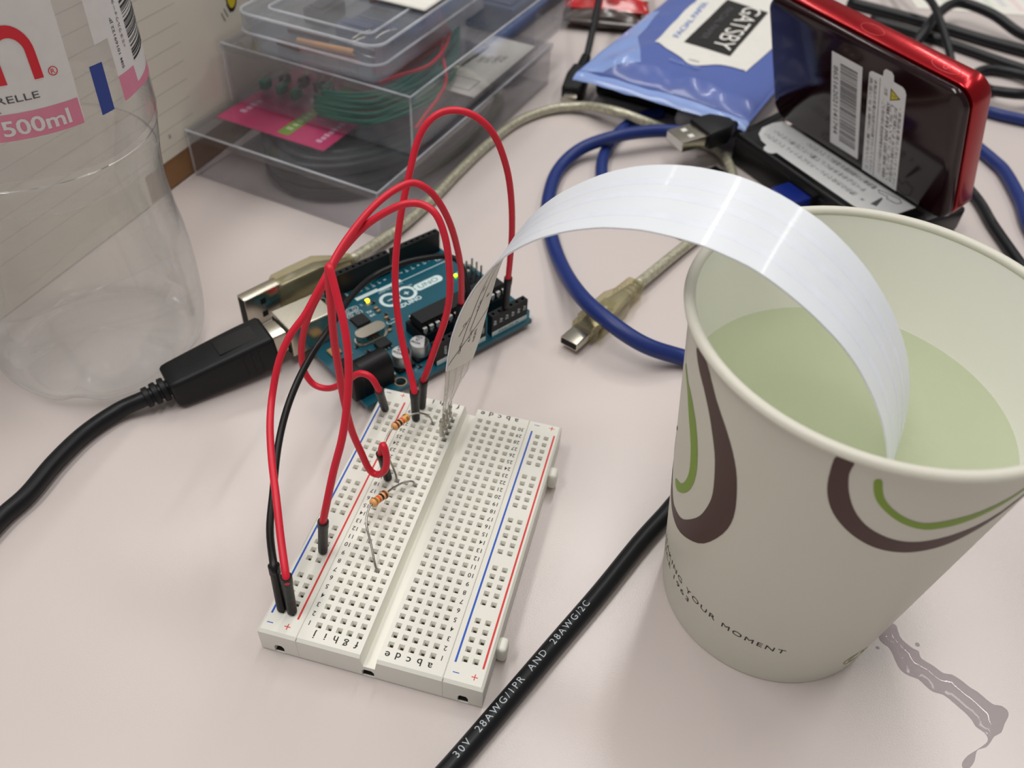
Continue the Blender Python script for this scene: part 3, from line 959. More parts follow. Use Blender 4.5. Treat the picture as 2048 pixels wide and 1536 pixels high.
# small surface-mount parts
qf = MB().rbox(17.3, 22.4, 31.4, 36.5, PZ + 0.1, PZ + 1.0, 0.15, 1)
qfo = obj('usb_chip', qf, 'ic', ub)
pm = MB()
for k in range(8):
    for s in (0, 1):
        y = 31.0 if s == 0 else 36.5
        pm.box(17.7 + k * 0.6, 17.95 + k * 0.6, y, y + 0.45, PZ, PZ + 0.3)
        x = 16.9 if s == 0 else 22.4
        pm.box(x, x + 0.45, 31.8 + k * 0.6, 32.05 + k * 0.6, PZ, PZ + 0.3)
obj('chip_pins', pm, 'tin', qfo)
so = MB().rbox(16.6, 21.4, 17.6, 21.2, PZ + 0.1, PZ + 1.5, 0.2, 1)
soo = obj('regulator_chip', so, 'ic', ub)
pm = MB()
for k in range(4):
    pm.box(17.0 + k * 1.2, 17.5 + k * 1.2, 16.8, 17.6, PZ, PZ + 0.6)
    pm.box(17.0 + k * 1.2, 17.5 + k * 1.2, 21.2, 22.0, PZ, PZ + 0.6)
obj('chip_pins', pm, 'tin', soo)


def smd(name, x, y, mname, w=1.6, hgt=0.8, d=0.9):
    o = obj(name, MB().rbox(x - w * 0.3, x + w * 0.3, y - d / 2, y + d / 2, PZ, PZ + hgt, 0.1, 1), mname, ub)
    obj('solder_end', MB().rbox(x - w / 2, x - w * 0.3, y - d / 2, y + d / 2, PZ, PZ + hgt * 0.8, 0.1, 1).rbox(x + w * 0.3, x + w / 2, y - d / 2, y + d / 2, PZ, PZ + hgt * 0.8, 0.1, 1), 'tin', o)
    return o


smd('orange_light', 27.5, 41.2, 'led_y', 2.0, 0.9, 1.1)
smd('green_light', 60.0, 34.2, 'led_g', 2.0, 0.8, 0.9)
smd('unlit_light', 27.6, 36.2, 'gold')
smd('unlit_light', 27.5, 34.4, 'gold')
for x, y, mm_ in ((28.6, 39.3, 'ic'), (28.4, 31.6, 'ic'), (27.7, 30.2, 'gold'), (27.6, 28.9, 'ic'), (61.0, 32.4, 'ic'), (61.6, 31.6, 'gold'), (10.0, 27.2, 'gold'), (12.0, 24.0, 'ic'),
                  (8.5, 22.5, 'gold'), (10.2, 18.8, 'gold'), (5.5, 20.5, 'ic'), (7.0, 16.6, 'gold'), (13.5, 20.0, 'ic'), (26.2, 26.0, 'ic'), (24.9, 24.2, 'gold'), (22.5, 4.2, 'ic'), (30.5, 8.2, 'ic')):
    smd('chip_resistor' if mm_ == 'ic' else 'chip_capacitor', x, y, mm_, 1.7, 0.6, 0.9)
fz = MB().rbox(3.2, 7.0, 24.5, 28.2, PZ, PZ + 0.9, 0.3, 1)
obj('fuse', fz, 'gold', ub)
rb = MB().rbox(3.0, 9.0, 46.2, 52.0, PZ, PZ + 2.6, 0.3, 1)
rbo = obj('reset_button', rb, 'steel', ub)
obj('button_cap', MB().lathe([(0, PZ + 3.6), (1.6, PZ + 3.6), (1.7, PZ + 2.4)], 16, 6.0, 49.1), 'lab_red', rbo)
# silkscreen
sk = MB()
z = PZ + 0.03
ring(sk, 34.2, 37.3, 2.55, 3.75, z, 32)
ring(sk, 40.8, 37.0, 2.55, 3.75, z, 32)
sk.box(33.2, 35.2, 37.05, 37.5, z - 0.01, z)
sk.box(39.8, 41.8, 36.8, 37.25, z - 0.01, z)
sk.box(40.58, 41.02, 36.0, 38.0, z - 0.01, z + 0.002)
put_text(sk, 'ARDUINO', 2.5, (37.8, 32.3, z), (1, 0, 0), (0, 1, 0), bold=0.03, fit=11.6)
sk.prism(rrect(44.2, 56.0, 35.2, 38.9, 1.8, 7), z - 0.015, z)
sk.box(25.0, 34.0, 43.6, 45.2, z - 0.01, z)
sk.box(34.0, 43.4, 43.2, 44.6, z - 0.01, z)
sk.box(43.4, 62.5, 43.3, 43.6, z - 0.01, z)
put_text(sk, 'DIGITAL (PWM~)', 1.3, (38, 42.4, z), (1, 0, 0), (0, 1, 0))
for k, s in enumerate(('AREF', 'GND', '13', '12', '~11', '~10', '~9', '8')):
    put_text(sk, s, 1.5, (21.3 + k * PITCH + 0.0, 47.6, z), (0, -1, 0), (1, 0, 0), bold=0.012)
for k, s in enumerate(('7', '~6', '~5', '4', '~3', '2', '1', '0')):
    put_text(sk, s, 1.7, (45.72 + k * PITCH, 47.4, z), (0, -1, 0), (1, 0, 0), bold=0.012)
put_text(sk, 'TX', 1.7, (60.9, 45.6, z), (1, 0, 0), (0, 1, 0), bold=0.012)
put_text(sk, 'L', 1.5, (25.0, 41.0, z), (1, 0, 0), (0, 1, 0), bold=0.012)
put_text(sk, 'TX', 1.5, (25.0, 36.2, z), (1, 0, 0), (0, 1, 0), bold=0.02)
put_text(sk, 'RX', 1.5, (25.0, 34.2, z), (1, 0, 0), (0, 1, 0), bold=0.02)
put_text(sk, 'ON', 1.5, (62.4, 35.2, z), (1, 0, 0), (0, 1, 0), bold=0.02)
for yy in (40.8, 38.2):
    P = rrect(17.6, 23.4, yy - 1.15, yy + 1.15, 1.1, 5)
    Q = rrect(17.8, 23.2, yy - 0.95, yy + 0.95, 0.9, 5)
    k = len(P)
    sk.add([(x, y, z) for x, y in P] + [(x, y, z) for x, y in Q], [(i, (i + 1) % k, k + (i + 1) % k, k + i) for i in range(k)])
P = rrect(26.3, 29.9, 26.9, 28.6, 0.8, 4)
Q = rrect(26.5, 29.7, 27.1, 28.4, 0.6, 4)
k = len(P)
sk.add([(x, y, z) for x, y in P] + [(x, y, z) for x, y in Q], [(i, (i + 1) % k, k + (i + 1) % k, k + i) for i in range(k)])
put_text(sk, 'TM', 1.2, (44.2, 39.7, z), (1, 0, 0), (0, 1, 0))
tag(obj('white_printing', sk, 'silk', ub), kind='stuff')
sk = MB()
put_text(sk, 'UNO', 3.0, (50.1, 37.05, z + 0.03), (1, 0, 0), (0, 1, 0), bold=-0.004, fit=8.2)
obj('badge_text', sk, 'pcb_edge', ub)
pd = MB()
for px_, py_ in ((19.2, 40.8), (21.8, 40.8), (19.2, 38.2), (21.8, 38.2)):
    ring(pd, px_, py_, 0.35, 0.8, z, 14)
obj('test_pads', pd, 'tin', ub)

# ================================================================== JUMPER WIRES
def jumper(name, label, pts, ends, wire_mat, wr=0.92, group=None):
    """ends: two (hole point, sleeve top point) pairs, the first at pts[0], the second at pts[-1]"""
    p0 = ends[0][0]
    t = thing(name, label, 'jumper wire', p0, 0, group)
    full = [ends[0][1]] + [p for p in pts] + [ends[1][1]]
    # lead the wire a little way into both sleeves
    a = Vector(ends[0][1])
    b = Vector(ends[1][1])
    ia = a + (Vector(ends[0][0]) - a).normalized() * 2.5
    ib = b + (Vector(ends[1][0]) - b).normalized() * 2.5
    full = [ia] + full + [ib]
    obj('wire', MB().tube(full, wr, 12, 5), wire_mat, t, smooth='all', world=True)
    for hole, top in ends:
        hv, tv = Vector(hole), Vector(top)
        d = (tv - hv).normalized()
        s0 = hv + d * 0.6
        P = [s0, s0 + d * 0.01, s0 + (tv - s0) * 0.12, s0 + (tv - s0) * 0.80, s0 + (tv - s0) * 0.82, tv - d * 0.05, tv, tv - d * 0.3]
        R = [0.95, 1.17, 1.22, 1.22, 1.34, 1.36, 1.28, 1.0]
        so_ = obj('sleeve', MB().tube(P, R, 16, 1, True, False), 'sleeve', t, smooth=True, world=True)
        obj('pin', MB().tube([hv - d * 4.0, s0 + d * 1.0], 0.32, 8, 1, True, False), 'tin', so_, smooth=True, world=True)
    return t


H1 = TOPZ
jumper('jumper_wire', 'tall red jumper wire looping from the analogue header to the breadboard', D['w1'][1:-1],
       [((-1.4, 120.9, PZ + 8.5), (-0.3, 118.6, 26.4)), ((-13.97, 68.58, H1), (-13.4, 66.9, 21.6))], 'red_wire', group='red jumper wires')
jumper('jumper_wire', 'red jumper wire from the power header down to the nearest corner of the breadboard', D['w2'][1:-1],
       [((-13.0, 104.2, PZ + 8.5), (-11.2, 104.0, 25.0)), ((-21.3, 1.27, H1), (-21.5, 2.6, 22.0))], 'red_wire', group='red jumper wires')
jumper('jumper_wire', 'red jumper wire curling low in front of the power jack, sleeve leaning on the rail', D['w3'][1:-1],
       [((-13.97, 73.66, H1), (-12.5, 72.0, 21.6)), ((-23.84, 69.85, H1), (-23.2, 65.2, 21.0))], 'red_wire', group='red jumper wires')
jumper('jumper_wire', 'red hairpin jumper wire with a hooked end, both ends in the breadboard', D['w4'][1:-1],
       [((-13.97, 45.72, H1), (-14.5, 43.8, 21.0)), ((-21.3, 19.05, H1), (-19.4, 18.6, 22.6))], 'red_wire', group='red jumper wires')
jumper('jumper_wire', 'black jumper wire from the power header to the breadboard corner', D['b1'][1:-1],
       [((-23.84, 1.27, H1), (-25.2, 4.2, 22.6)), ((-10.1, 108.4, PZ + 8.5), (-10.8, 110.6, 24.0))], 'blk_wire')


# ================================================================== RESISTORS
def resistor(label, path, body_a, body_b, bands):
    """path: lead points with body_a/body_b (the ends of the body) inside it"""
    a, b = Vector(body_a), Vector(body_b)
    t = thing('resistor', label, 'resistor', path[0][0], 0, 'carbon resistors on the breadboard')
    L = (b - a).length
    fr = along(a, b)
    R = [(0, 0.35), (0.15, 0.85), (0.5, 1.15), (1.0, 1.22), (1.5, 1.12), (1.9, 0.98), (L - 1.9, 0.98), (L - 1.5, 1.12), (L - 1.0, 1.22), (L - 0.5, 1.15), (L - 0.15, 0.85), (L, 0.35)]

    def rad(x):
        for (x0, r0), (x1, r1) in zip(R, R[1:]):
            if x0 <= x <= x1:
                return r0 + (r1 - r0) * (x - x0) / max(x1 - x0, 1e-6)
        return 0.4
    m = MB().lathe([(r, x) for x, r in R], 18)
    m.xf(lambda p: fr((p[2], p[0], p[1])))
    body = obj('body', m, 'res', t, smooth=True, world=True)
    for f, mm_ in bands:
        x = f * L
        prof = [(rad(x - 0.34) + 0.03, x - 0.34), (rad(x) + 0.04, x), (rad(x + 0.34) + 0.03, x + 0.34)]
        m = MB().lathe(prof, 18)
        m.xf(lambda p: fr((p[2], p[0], p[1])))
        obj('colour_band', m, mm_, body, smooth=True, world=True)
    obj('lead', MB().tube(list(path[0]) + [a, a + (b - a) * 0.1], 0.28, 8, 5), 'tin', t, smooth='all', world=True)
    obj('lead', MB().tube([b + (a - b) * 0.1, b] + list(path[1]), 0.28, 8, 5), 'tin', t, smooth='all', world=True)


resistor('striped tan resistor by the pair of sleeves at the far end of the breadboard',
         ([(-8.89, 68.58, 5.0), (-8.89, 68.58, 8.6), (-9.6, 67.4, 12.5), (-11.6, 65.6, 15.0), (-13.2, 64.3, 15.4)],
          [(-17.2, 54.8, 15.0), (-17.0, 52.0, 14.0), (-14.9, 49.5, 12.5), (-12.2, 46.8, 10.2), (-11.43, 45.72, 8.2), (-11.43, 45.72, 5.0)]),
         (-14.2, 63.4, 15.2), (-16.6, 57.6, 15.6), [(0.2, 'band_g'), (0.42, 'band_o'), (0.6, 'band_b'), (0.8, 'band_br')])
resistor('striped tan resistor nearer the middle of the breadboard',
         ([(-6.35, 45.72, 5.0), (-6.35, 45.72, 8.8), (-7.3, 45.4, 10.2), (-9.2, 43.4, 11.0), (-10.6, 39.5, 12.6)],
          [(-12.9, 29.2, 15.0), (-12.0, 26.0, 14.2), (-9.8, 22.8, 12.2), (-7.2, 18.6, 9.6), (-6.35, 17.78, 8.0), (-6.35, 17.78, 5.0)]),
         (-10.9, 37.4, 13.6), (-12.9, 31.9, 15.0), [(0.2, 'band_br'), (0.40, 'band_b'), (0.58, 'band_o'), (0.8, 'band_g')])

# ================================================================== LEVEL SENSOR STRIP
ss = thing('sensor_strip', 'white flexible sensor strip arching from the breadboard into the paper cup', 'sensor strip', (-4.5, 68.5, 8.5))
SN = [Vector(p) for p in D['sn']]
SF = [Vector(p) for p in D['sf']]


def ruled(A, B, cols=8, thick=0.3, bow=0.0):
    m = MB()
    n = len(A)
    P = [[A[i].lerp(B[i], k / cols) for k in range(cols + 1)] for i in range(n)]
    Nn = []
    for i in range(n):
        tdir = ((A[min(i + 1, n - 1)] + B[min(i + 1, n - 1)]) - (A[max(i - 1, 0)] + B[max(i - 1, 0)])).normalized()
        wdir = (B[i] - A[i]).normalized()
        Nn.append(tdir.cross(wdir).normalized())
    for s in (0.5, -0.5):
        for i in range(n):
            for k in range(cols + 1):
                u = 2 * k / cols - 1
                m.v.append(tuple(P[i][k] + Nn[i] * (s * thick + bow * (1 - u * u))))
    W = cols + 1
    o = n * W
    for i in range(n - 1):
        for k in range(cols):
            q = (i * W + k, i * W + k + 1, (i + 1) * W + k + 1, (i + 1) * W + k)
            m.f.append(q)
            m.f.append(tuple(x + o for x in q[::-1]))
        m.f.append((i * W, (i + 1) * W, o + (i + 1) * W, o + i * W))
        m.f.append((i * W + cols, o + i * W + cols, o + (i + 1) * W + cols, (i + 1) * W + cols))
    for i in (0, n - 1):
        for k in range(cols):
            m.f.append((i * W + k, i * W + k + 1, o + i * W + k + 1, o + i * W + k))
    return m, Nn


sa = [SN[0] + (SN[0] - SN[1]) * 0.0] + SN[1:]
SA = catmull(SN, 2)
SB = catmull(SF, 2)
sm_, SNn = ruled(SA, SB, 10, 0.35, -0.25)
strip = obj('strip', sm_, 'strip', ss, smooth=True, world=True)


# narrow grooves along the strip, and the printed inside face
def on_strip(i, f, off):
    i = max(0, min(i, len(SA) - 1.001))
    i0 = int(i)
    g = i - i0
    p = SA[i0].lerp(SA[i0 + 1], g).lerp(SB[i0].lerp(SB[i0 + 1], g), f)
    u = 2 * f - 1
    return p + SNn[i0].lerp(SNn[i0 + 1], g) * (off - 0.25 * (1 - u * u))


for f0, f1 in ((0.2, 0.3), (0.5, 0.6), (0.7, 0.8)):
    g = MB()
    rows = [(on_strip(i, f0, 0.185), on_strip(i, f1, 0.185)) for i in range(8, len(SA) - 1)]
    for a, b in rows:
        g.v += [tuple(a), tuple(b)]
    g.f += [(2 * i, 2 * i + 1, 2 * i + 3, 2 * i + 2) for i in range(len(rows) - 1)]
    obj('printed_stripe', g, mat('stripe_tone', (226, 231, 241), rough=0.38, coat=0.12), strip, smooth=True, world=True)
# inside (concave) face: cream sheet with ruled lines and small marks
IN = -0.24
g = MB()
rows = [[on_strip(i, k / 8, IN) for k in range(9)] for i in range(0, 22)]
o = len(g.v)
for r_ in rows:
    g.v += [tuple(p) for p in r_]
g.f += [(i * 9 + k, i * 9 + k + 1, (i + 1) * 9 + k + 1, (i + 1) * 9 + k) for i in range(len(rows) - 1) for k in range(8)]
obj('scale_face', g, 'strip_back', strip, smooth=True, world=True)


def strip_line(mb, a, b, wid=0.16, off=-0.30):
    n = 14
    P = [on_strip(a[0] + (b[0] - a[0]) * k / n, a[1] + (b[1] - a[1]) * k / n, off) for k in range(n + 1)]
    for k in range(n):
        d = (P[k + 1] - P[k]).normalized()
        nn = SNn[int(max(0, min(a[0] + (b[0] - a[0]) * k / n, len(SA) - 2)))]
        s = d.cross(nn).normalized() * (wid)
        o = len(mb.v)
        mb.v += [tuple(P[k] - s), tuple(P[k] + s), tuple(P[k + 1] + s), tuple(P[k + 1] - s)]
        mb.f.append((o, o + 1, o + 2, o + 3))


ln = MB()
strip_line(ln, (1.2, 0.02), (9.0, 0.98))
strip_line(ln, (6.2, 0.50), (12.0, 0.62))
strip_line(ln, (12.0, 0.62), (19.0, 0.70))
strip_line(ln, (6.0, 0.18), (9.0, 0.36))
strip_line(ln, (4.6, 0.33), (9.0, 0.40))
strip_line(ln, (9.0, 0.40), (18.0, 0.46))
obj('scale_lines', ln, 'ink_grey', strip, world=True)
tx = MB()
rg = random.Random(5)
for i0, f0, s, sz in ((3.6, 0.30, 'GND', 1.3), (5.2, 0.55, '4 Cm', 1.4), (5.0, 0.72, 'NON', 1.4), (8.0, 0.25, '2', 1.6), (10.5, 0.55, '6 Cm', 1.3), (11.5, 0.80, '8', 1.5), (13.5, 0.50, '10', 1.4)):
    p = on_strip(i0, f0, -0.31)
    xd = (on_strip(i0 + 0.5, f0, -0.31) - on_strip(i0 - 0.5, f0, -0.31)).normalized()
    nn = SNn[int(i0)]
    put_text(tx, s, sz * 1.3, p, xd, xd.cross(nn), bold=0.01)
obj('scale_marks', tx, 'graphite', strip, world=True)
# clear film narrowing to the crimp pins
fa = [SA[0], Vector((-0.6, 54.6, 36)), Vector((-2.2, 58.2, 27)), Vector((-3.6, 61.6, 19.5)), Vector((-4.3, 63.6, 14.2))]
fb = [SB[0], Vector((0.8, 71.3, 30.5)), Vector((-1.2, 72.3, 25.5)), Vector((-3.2, 73.0, 19.5)), Vector((-4.6, 73.4, 15.2))]
fm, _n = ruled([Vector(p) for p in catmull(fa, 4)], [Vector(p) for p in catmull(fb, 4)], 4, 0.25)
film = obj('clear_tail', fm, 'film', ss, smooth=True, world=True)
tr = MB()
A_, B_ = catmull(fa, 4), catmull(fb, 4)
for f in (0.12, 0.38, 0.64, 0.90):
    tr.tube([A_[i].lerp(B_[i], f) for i in range(len(A_))], 0.16, 6, 1, True, False)
obj('silver_trace', tr, mat('silver_ink', (186, 184, 178), rough=0.5, metal=0.3), film, smooth=True, world=True)
for k in range(4):
    y = 63.5 + PITCH * k
    x = -4.6 + 0.0 * k
    z0 = 14.6 + 0.25 * k
    p = MB().rbox(x - 0.35, x + 0.55, y - 0.85, y + 0.85, 10.2, z0 + 2.0, 0.2, 1)
    p.box(-4.1, -3.6, y - 0.25, y + 0.25, 5.0, 10.4)
    po = obj('crimp_pin', p, 'tin', ss, world=True)
    c = MB()
    for zz in (11.2, 13.6):
        c.lathe([(0.0, -0.31), (0.3, 0.2), (0.42, 0.0)], 10).xf(lambda q: q)
        for i in range(len(c.v) - 30, len(c.v)):
            q = c.v[i]
            c.v[i] = (x + 0.55 + q[2], y + q[0], zz + 0.2 * k + q[1])
    obj('crimp_teeth', c, 'steel', po, smooth=True, world=True)

# ================================================================== PAPER CUP
CX, CY = 89.4, 47.0
CR0, CK = 27.0, (36.9 - 27.0) / 90.0


def cup_r(z):
    return CR0 + CK * z


cupt = thing('paper_cup', 'white paper cup with brown and green swoosh print', 'cup', (CX, CY, 0))
wall = [(cup_r(6) - 0.7, 6.0), (cup_r(1) - 0.8, 0.6), (cup_r(0) - 0.4, 0.0), (cup_r(0), 0.3)] + [(cup_r(z), z) for z in range(2, 91, 4)] + [(cup_r(89.5), 89.5)]
obj('cup_wall', MB().lathe(wall, 96), 'cup', cupt, smooth=True)
inner = [(cup_r(z) - 0.75, z) for z in list(range(6, 90, 4)) + [90.5]]
obj('cup_lining', MB().lathe([(0.0, 6.0), (cup_r(6) - 0.75, 6.0)] + inner[1:], 96), 'cup_in', cupt, smooth=True, flip=True)
rim = [(cup_r(90) + 0.25 + 1.15 * math.cos(a), 90.2 + 1.05 * math.sin(a)) for a in [2 * math.pi * k / 14 for k in range(15)]]
obj('rolled_rim', MB().lathe(rim, 96), 'cup', cupt, smooth='all')


def on_cup(th, z, off=0.06):
    a = math.radians(th)
    r = cup_r(z) + off
    return (r * math.cos(a), r * math.sin(a), z)


brA = [(-157.7, 86.6), (-150.0, 87.2), (-142.4, 82.2), (-135.5, 77.5), (-130.6, 72.4), (-127.4, 66.1), (-125.7, 57.1), (-128.0, 49.2), (-135.1, 40.3), (-144.3, 35.1), (-154.3, 31.9), (-165, 32.2), (-174, 36), (-181, 43), (-185, 53),
       (-183, 53), (-178, 45), (-172, 39), (-164, 35.6), (-160.4, 35.6), (-152.7, 37.1), (-146.5, 41.0), (-140.3, 46.9), (-137.1, 53.0), (-136.1, 58.0), (-137.1, 64.1), (-138.9, 69.3), (-142.1, 74.1), (-145.1, 77.5), (-149.4, 80.8), (-154.8, 83.6)]
grA = [(-167, 76.6), (-161.6, 74.9), (-157.1, 73.8), (-151.8, 70.4), (-148.2, 65.3), (-146.3, 59.2), (-146.8, 54.1), (-149.5, 49.2), (-154.3, 45.1), (-159.5, 42.3), (-163, 42.2), (-163.4, 44.0), (-157.0, 46.6), (-153.0, 50.2), (-151.0, 54.8), (-151.7, 60.0), (-153.9, 64.4), (-158.6, 69.7), (-162.2, 73.2), (-168, 75.6)]
brB = [(-104.7, 88.6), (-104.5, 83.8), (-103.1, 79.1), (-100.2, 74.8), (-95.8, 71.3), (-90.1, 68.4), (-83.2, 66.2), (-76.2, 65.3), (-69.7, 65.4), (-62.3, 66.6), (-56.0, 68.8), (-48, 73.0), (-40, 79.5), (-34, 87), (-35.5, 87), (-42, 80), (-49, 74.6), (-55.1, 72.2), (-59.9, 71.0), (-65.1, 69.9), (-71.7, 69.0), (-77.7, 69.2), (-84.1, 70.6), (-89.8, 72.9), (-94.5, 76.3), (-98.0, 80.6), (-100.1, 85.1), (-100.5, 88.8)]
grB = [(-93.8, 84.8), (-91.8, 81.5), (-88.9, 79.0), (-84.4, 76.5), (-79.5, 74.6), (-73.8, 73.4), (-69.3, 73.6), (-64.1, 74.5), (-58, 76.3), (-50, 80), (-42, 87), (-43.5, 87), (-51, 81.2), (-60.2, 77.9), (-66.0, 76.7), (-71.0, 75.8), (-75.3, 75.5), (-80.3, 76.6), (-85.1, 78.6), (-88.9, 81.1), (-90.9, 83.6), (-92.2, 85.8), (-93.5, 86.0)]
for nm, pl, mm_ in (('brown_swoosh', brA, 'brown'), ('green_swoosh', grA, 'green'), ('brown_swoosh', brB, 'brown'), ('green_swoosh', grB, 'green')):
    g = MB()
    # smooth the outline, fill it in (arc length, height), then wrap it on the cup
    P = smooth_closed([(a * 0.55, z) for a, z in pl], 3)
    poly_flat(g, P, lambda x, y: on_cup(x / 0.55, y), cuts=2)
    obj(nm, g, mm_, cupt, smooth='all')


def cup_text(mb, s, th0, th1, z, size, bold=0.0):
    """s runs from angle th0 to th1 (degrees) on the cup, baseline at height z"""
    V, F, x0, x1, y0, y1 = text2d(s, size, 1.25, bold)
    mb.add([on_cup(th0 + (th1 - th0) * (x - x0) / (x1 - x0), z + y) for x, y in V], F)


g = MB()
cup_text(g, 'MAKING YOUR MOMENT', -170.5, -87.5, 16.2, 2.7)
obj('cup_slogan', g, 'ink_black', cupt)
g = MB()
cup_text(g, 'SINCE 1963', -178.0, -136.8, 12.9, 2.5)
obj('cup_slogan', g, 'ink_black', cupt)
# green recycling mark near the foot
g = MB()
for k in range(3):
    a0 = 90 + 120 * k
    pts = []
    for q in range(9):
        a = math.radians(a0 + 12 + 11 * q)
        pts.append((2.4 * math.cos(a), 2.4 * math.sin(a)))
    for q in range(9):
        a = math.radians(a0 + 12 + 11 * (8 - q))
        pts.append((1.65 * math.cos(a), 1.65 * math.sin(a)))
    poly_flat(g, pts, lambda x, y: on_cup(-46 + x * 2.1, 9.0 + y))
ringp = [(3.4 * math.cos(a), 3.4 * math.sin(a)) for a in [2 * math.pi * k / 28 for k in range(28)]]
for k in range(28):
    a, b = ringp[k], ringp[(k + 1) % 28]
    g.add([on_cup(-46 + p[0] * s * 2.1, 9.0 + p[1] * s) for p, s in ((a, 1), (b, 1), (b, 0.9), (a, 0.9))], [(0, 1, 2, 3)])
obj('recycling_mark', g, mat('pale_green_print', (150, 164, 86), rough=0.5), cupt)
# small dark print at the left of the cup
g = MB()
poly_flat(g, [(0, 0), (1.2, 1.5), (2.6, 2.2), (3.0, 3.6), (1.4, 2.8), (0.2, 1.6)], lambda x, y: on_cup(-176 + x * 1.6, 52 + y))
obj('small_print_mark', g, 'brown', cupt)

# water in the cup
WL = 66.0
wp = [(0.0, 6.1), (cup_r(6.1) - 0.77, 6.1)] + [(cup_r(z) - 0.77, z) for z in range(10, 66, 4)] + [(cup_r(WL) - 0.77, WL), (cup_r(WL) - 1.2, WL - 0.12), (cup_r(WL) - 2.5, WL - 0.25), (0.0, WL - 0.25)]
cw = obj('cup_water', MB().lathe(wp, 96, CX, CY), 'water_c', smooth=True, loc=(CX, CY, 6.5))
tag(cw, 'clear water filling the paper cup', 'water', kind='thing')

# ================================================================== WATER BOTTLE
BX, BY = -123.0, 79.4
bt = thing('water_bottle', 'clear plastic water bottle with a pink and red label', 'bottle', (BX, BY, 0))
ctrl = [(0.0, 5.5), (10, 4.5), (18, 2.0), (23, 0.3), (26, 0.0), (28.6, 1.2), (30.6, 4.5), (31.7, 9), (32.3, 15), (32.5, 22), (32.4, 30), (31.9, 38), (31.0, 46), (30.5, 53), (30.6, 60), (31.2, 66), (32.0, 71), (32.7, 76), (32.9, 80),
        (32.9, 122), (33.0, 128), (32.6, 136), (31.0, 146), (28.0, 156), (23.5, 167), (18, 178), (14.5, 186), (13.2, 191), (13.2, 196), (15.6, 196.5), (15.6, 198), (13.0, 198.5), (13.0, 203)]


def bottle_r(z):
    best = 32
    for (r0, z0), (r1, z1) in zip(ctrl[4:], ctrl[5:]):
        if z0 <= z <= z1 and z1 > z0:
            best = r0 + (r1 - r0) * (z - z0) / (z1 - z0)
    return best


def lobed(V):
    """gentle twisted flutes on the waist and five feet in the base, as on a blow-moulded bottle"""
    out = []
    for x, y, z in V:
        r = math.hypot(x, y)
        a = math.atan2(y, x)
        k = 0.0
        if 14 < z < 74:
            w = math.sin(math.pi * (z - 14) / 60)
            k = 0.18 * w * math.cos(6 * a + z * 0.055)
        if z < 9 and r > 8:
            k -= 1.3 * (1 - z / 9) * max(0, math.cos(5 * a)) ** 3
            if r > 8 and z < 4:
                z = z + 1.2 * max(0, math.cos(5 * a)) ** 4 * min(1, (r - 8) / 12)
        s = (r + k) / r if r > 1e-6 else 1
        out.append((x * s, y * s, z))
    return out


prof = [(p.x, p.z) for p in catmull([(r, 0, z) for r, z in ctrl], 4)]
V, F = lathe(prof, 96)
obj('bottle_body', (lobed(V), F), 'pet', bt, smooth='all')
cpf = [(0, 214), (13.5, 214), (14.6, 213.2), (14.8, 212), (14.8, 199.5), (13.6, 199.2)]
cpo = obj('screw_cap', MB().lathe(cpf, 40), 'cap', bt, smooth=True)


def on_bottle(th, z, off=0.0):
    a = math.radians(th)
    r = 33.2 + off
    return (r * math.cos(a), r * math.sin(a), z)


lf = MB()
for z0, z1 in ((78.0, 126.0),):
    V, F = lathe([(33.0, z0), (33.16, z0 + 0.4), (33.16, z1 - 0.4), (33.0, z1)], 120)
    V = [(x, y, z + (0.5 * math.sin(math.atan2(y, x) * 5) if z < 80 else 0)) for x, y, z in V]
    lf.add(V, F)
lfo = obj('label_film', lf, 'film_label', bt, smooth=True)


def label_patch(name, pts, mname, off=0.08, cuts=3):
    g = MB()
    poly_flat(g, [(a * 0.58, z) for a, z in pts], lambda x, y: on_bottle(x / 0.58, y, off), cuts=cuts)
    return obj(name, g, mname, lfo, smooth='all')


label_patch('white_panel', [(-100, 88.7), (-60, 88.7), (-23, 88.7), (-22, 100), (-21.2, 117.5), (-21, 124), (-60, 124), (-100, 124)], 'lab_white', 0.05)
label_patch('pink_band', [(-100, 88.7), (-80, 88.7), (-60, 88.7), (-40, 88.7), (-23.3, 88.7), (-23.1, 94.9), (-40, 94.9), (-60, 95), (-80, 95), (-100, 95)], 'lab_pink', 0.10)
label_patch('blue_bar', [(-14.8, 88.5), (-8.2, 88.5), (-7.7, 100.1), (-14.3, 100.3)], 'lab_blue', 0.08)
label_patch('white_panel', [(-8.8, 104.2), (-1.0, 104.2), (-1.0, 94.9), (11.6, 94.5), (12, 90.2), (32, 89.2), (60, 89.2), (60, 124), (-8, 124)], 'lab_white', 0.05, cuts=4)
label_patch('pink_band', [(-1.0, 88.6), (10.6, 88.6), (40, 86.6), (60, 86.6), (60, 90.2), (32, 90.2), (12.1, 90.2), (11.5, 94.5), (-1.0, 94.8)], 'lab_pink', 0.10)


def bottle_text(name, s, th0, th1, z, size, mname, bold=0.0, off=0.14):
    V, F, x0, x1, y0, y1 = text2d(s, size, 1.0, bold)
    g = MB()
    g.add([on_bottle(th0 + (th1 - th0) * (x - x0) / (x1 - x0), z + y, off) for x, y in V], F)
    return obj(name, g, mname, lfo)


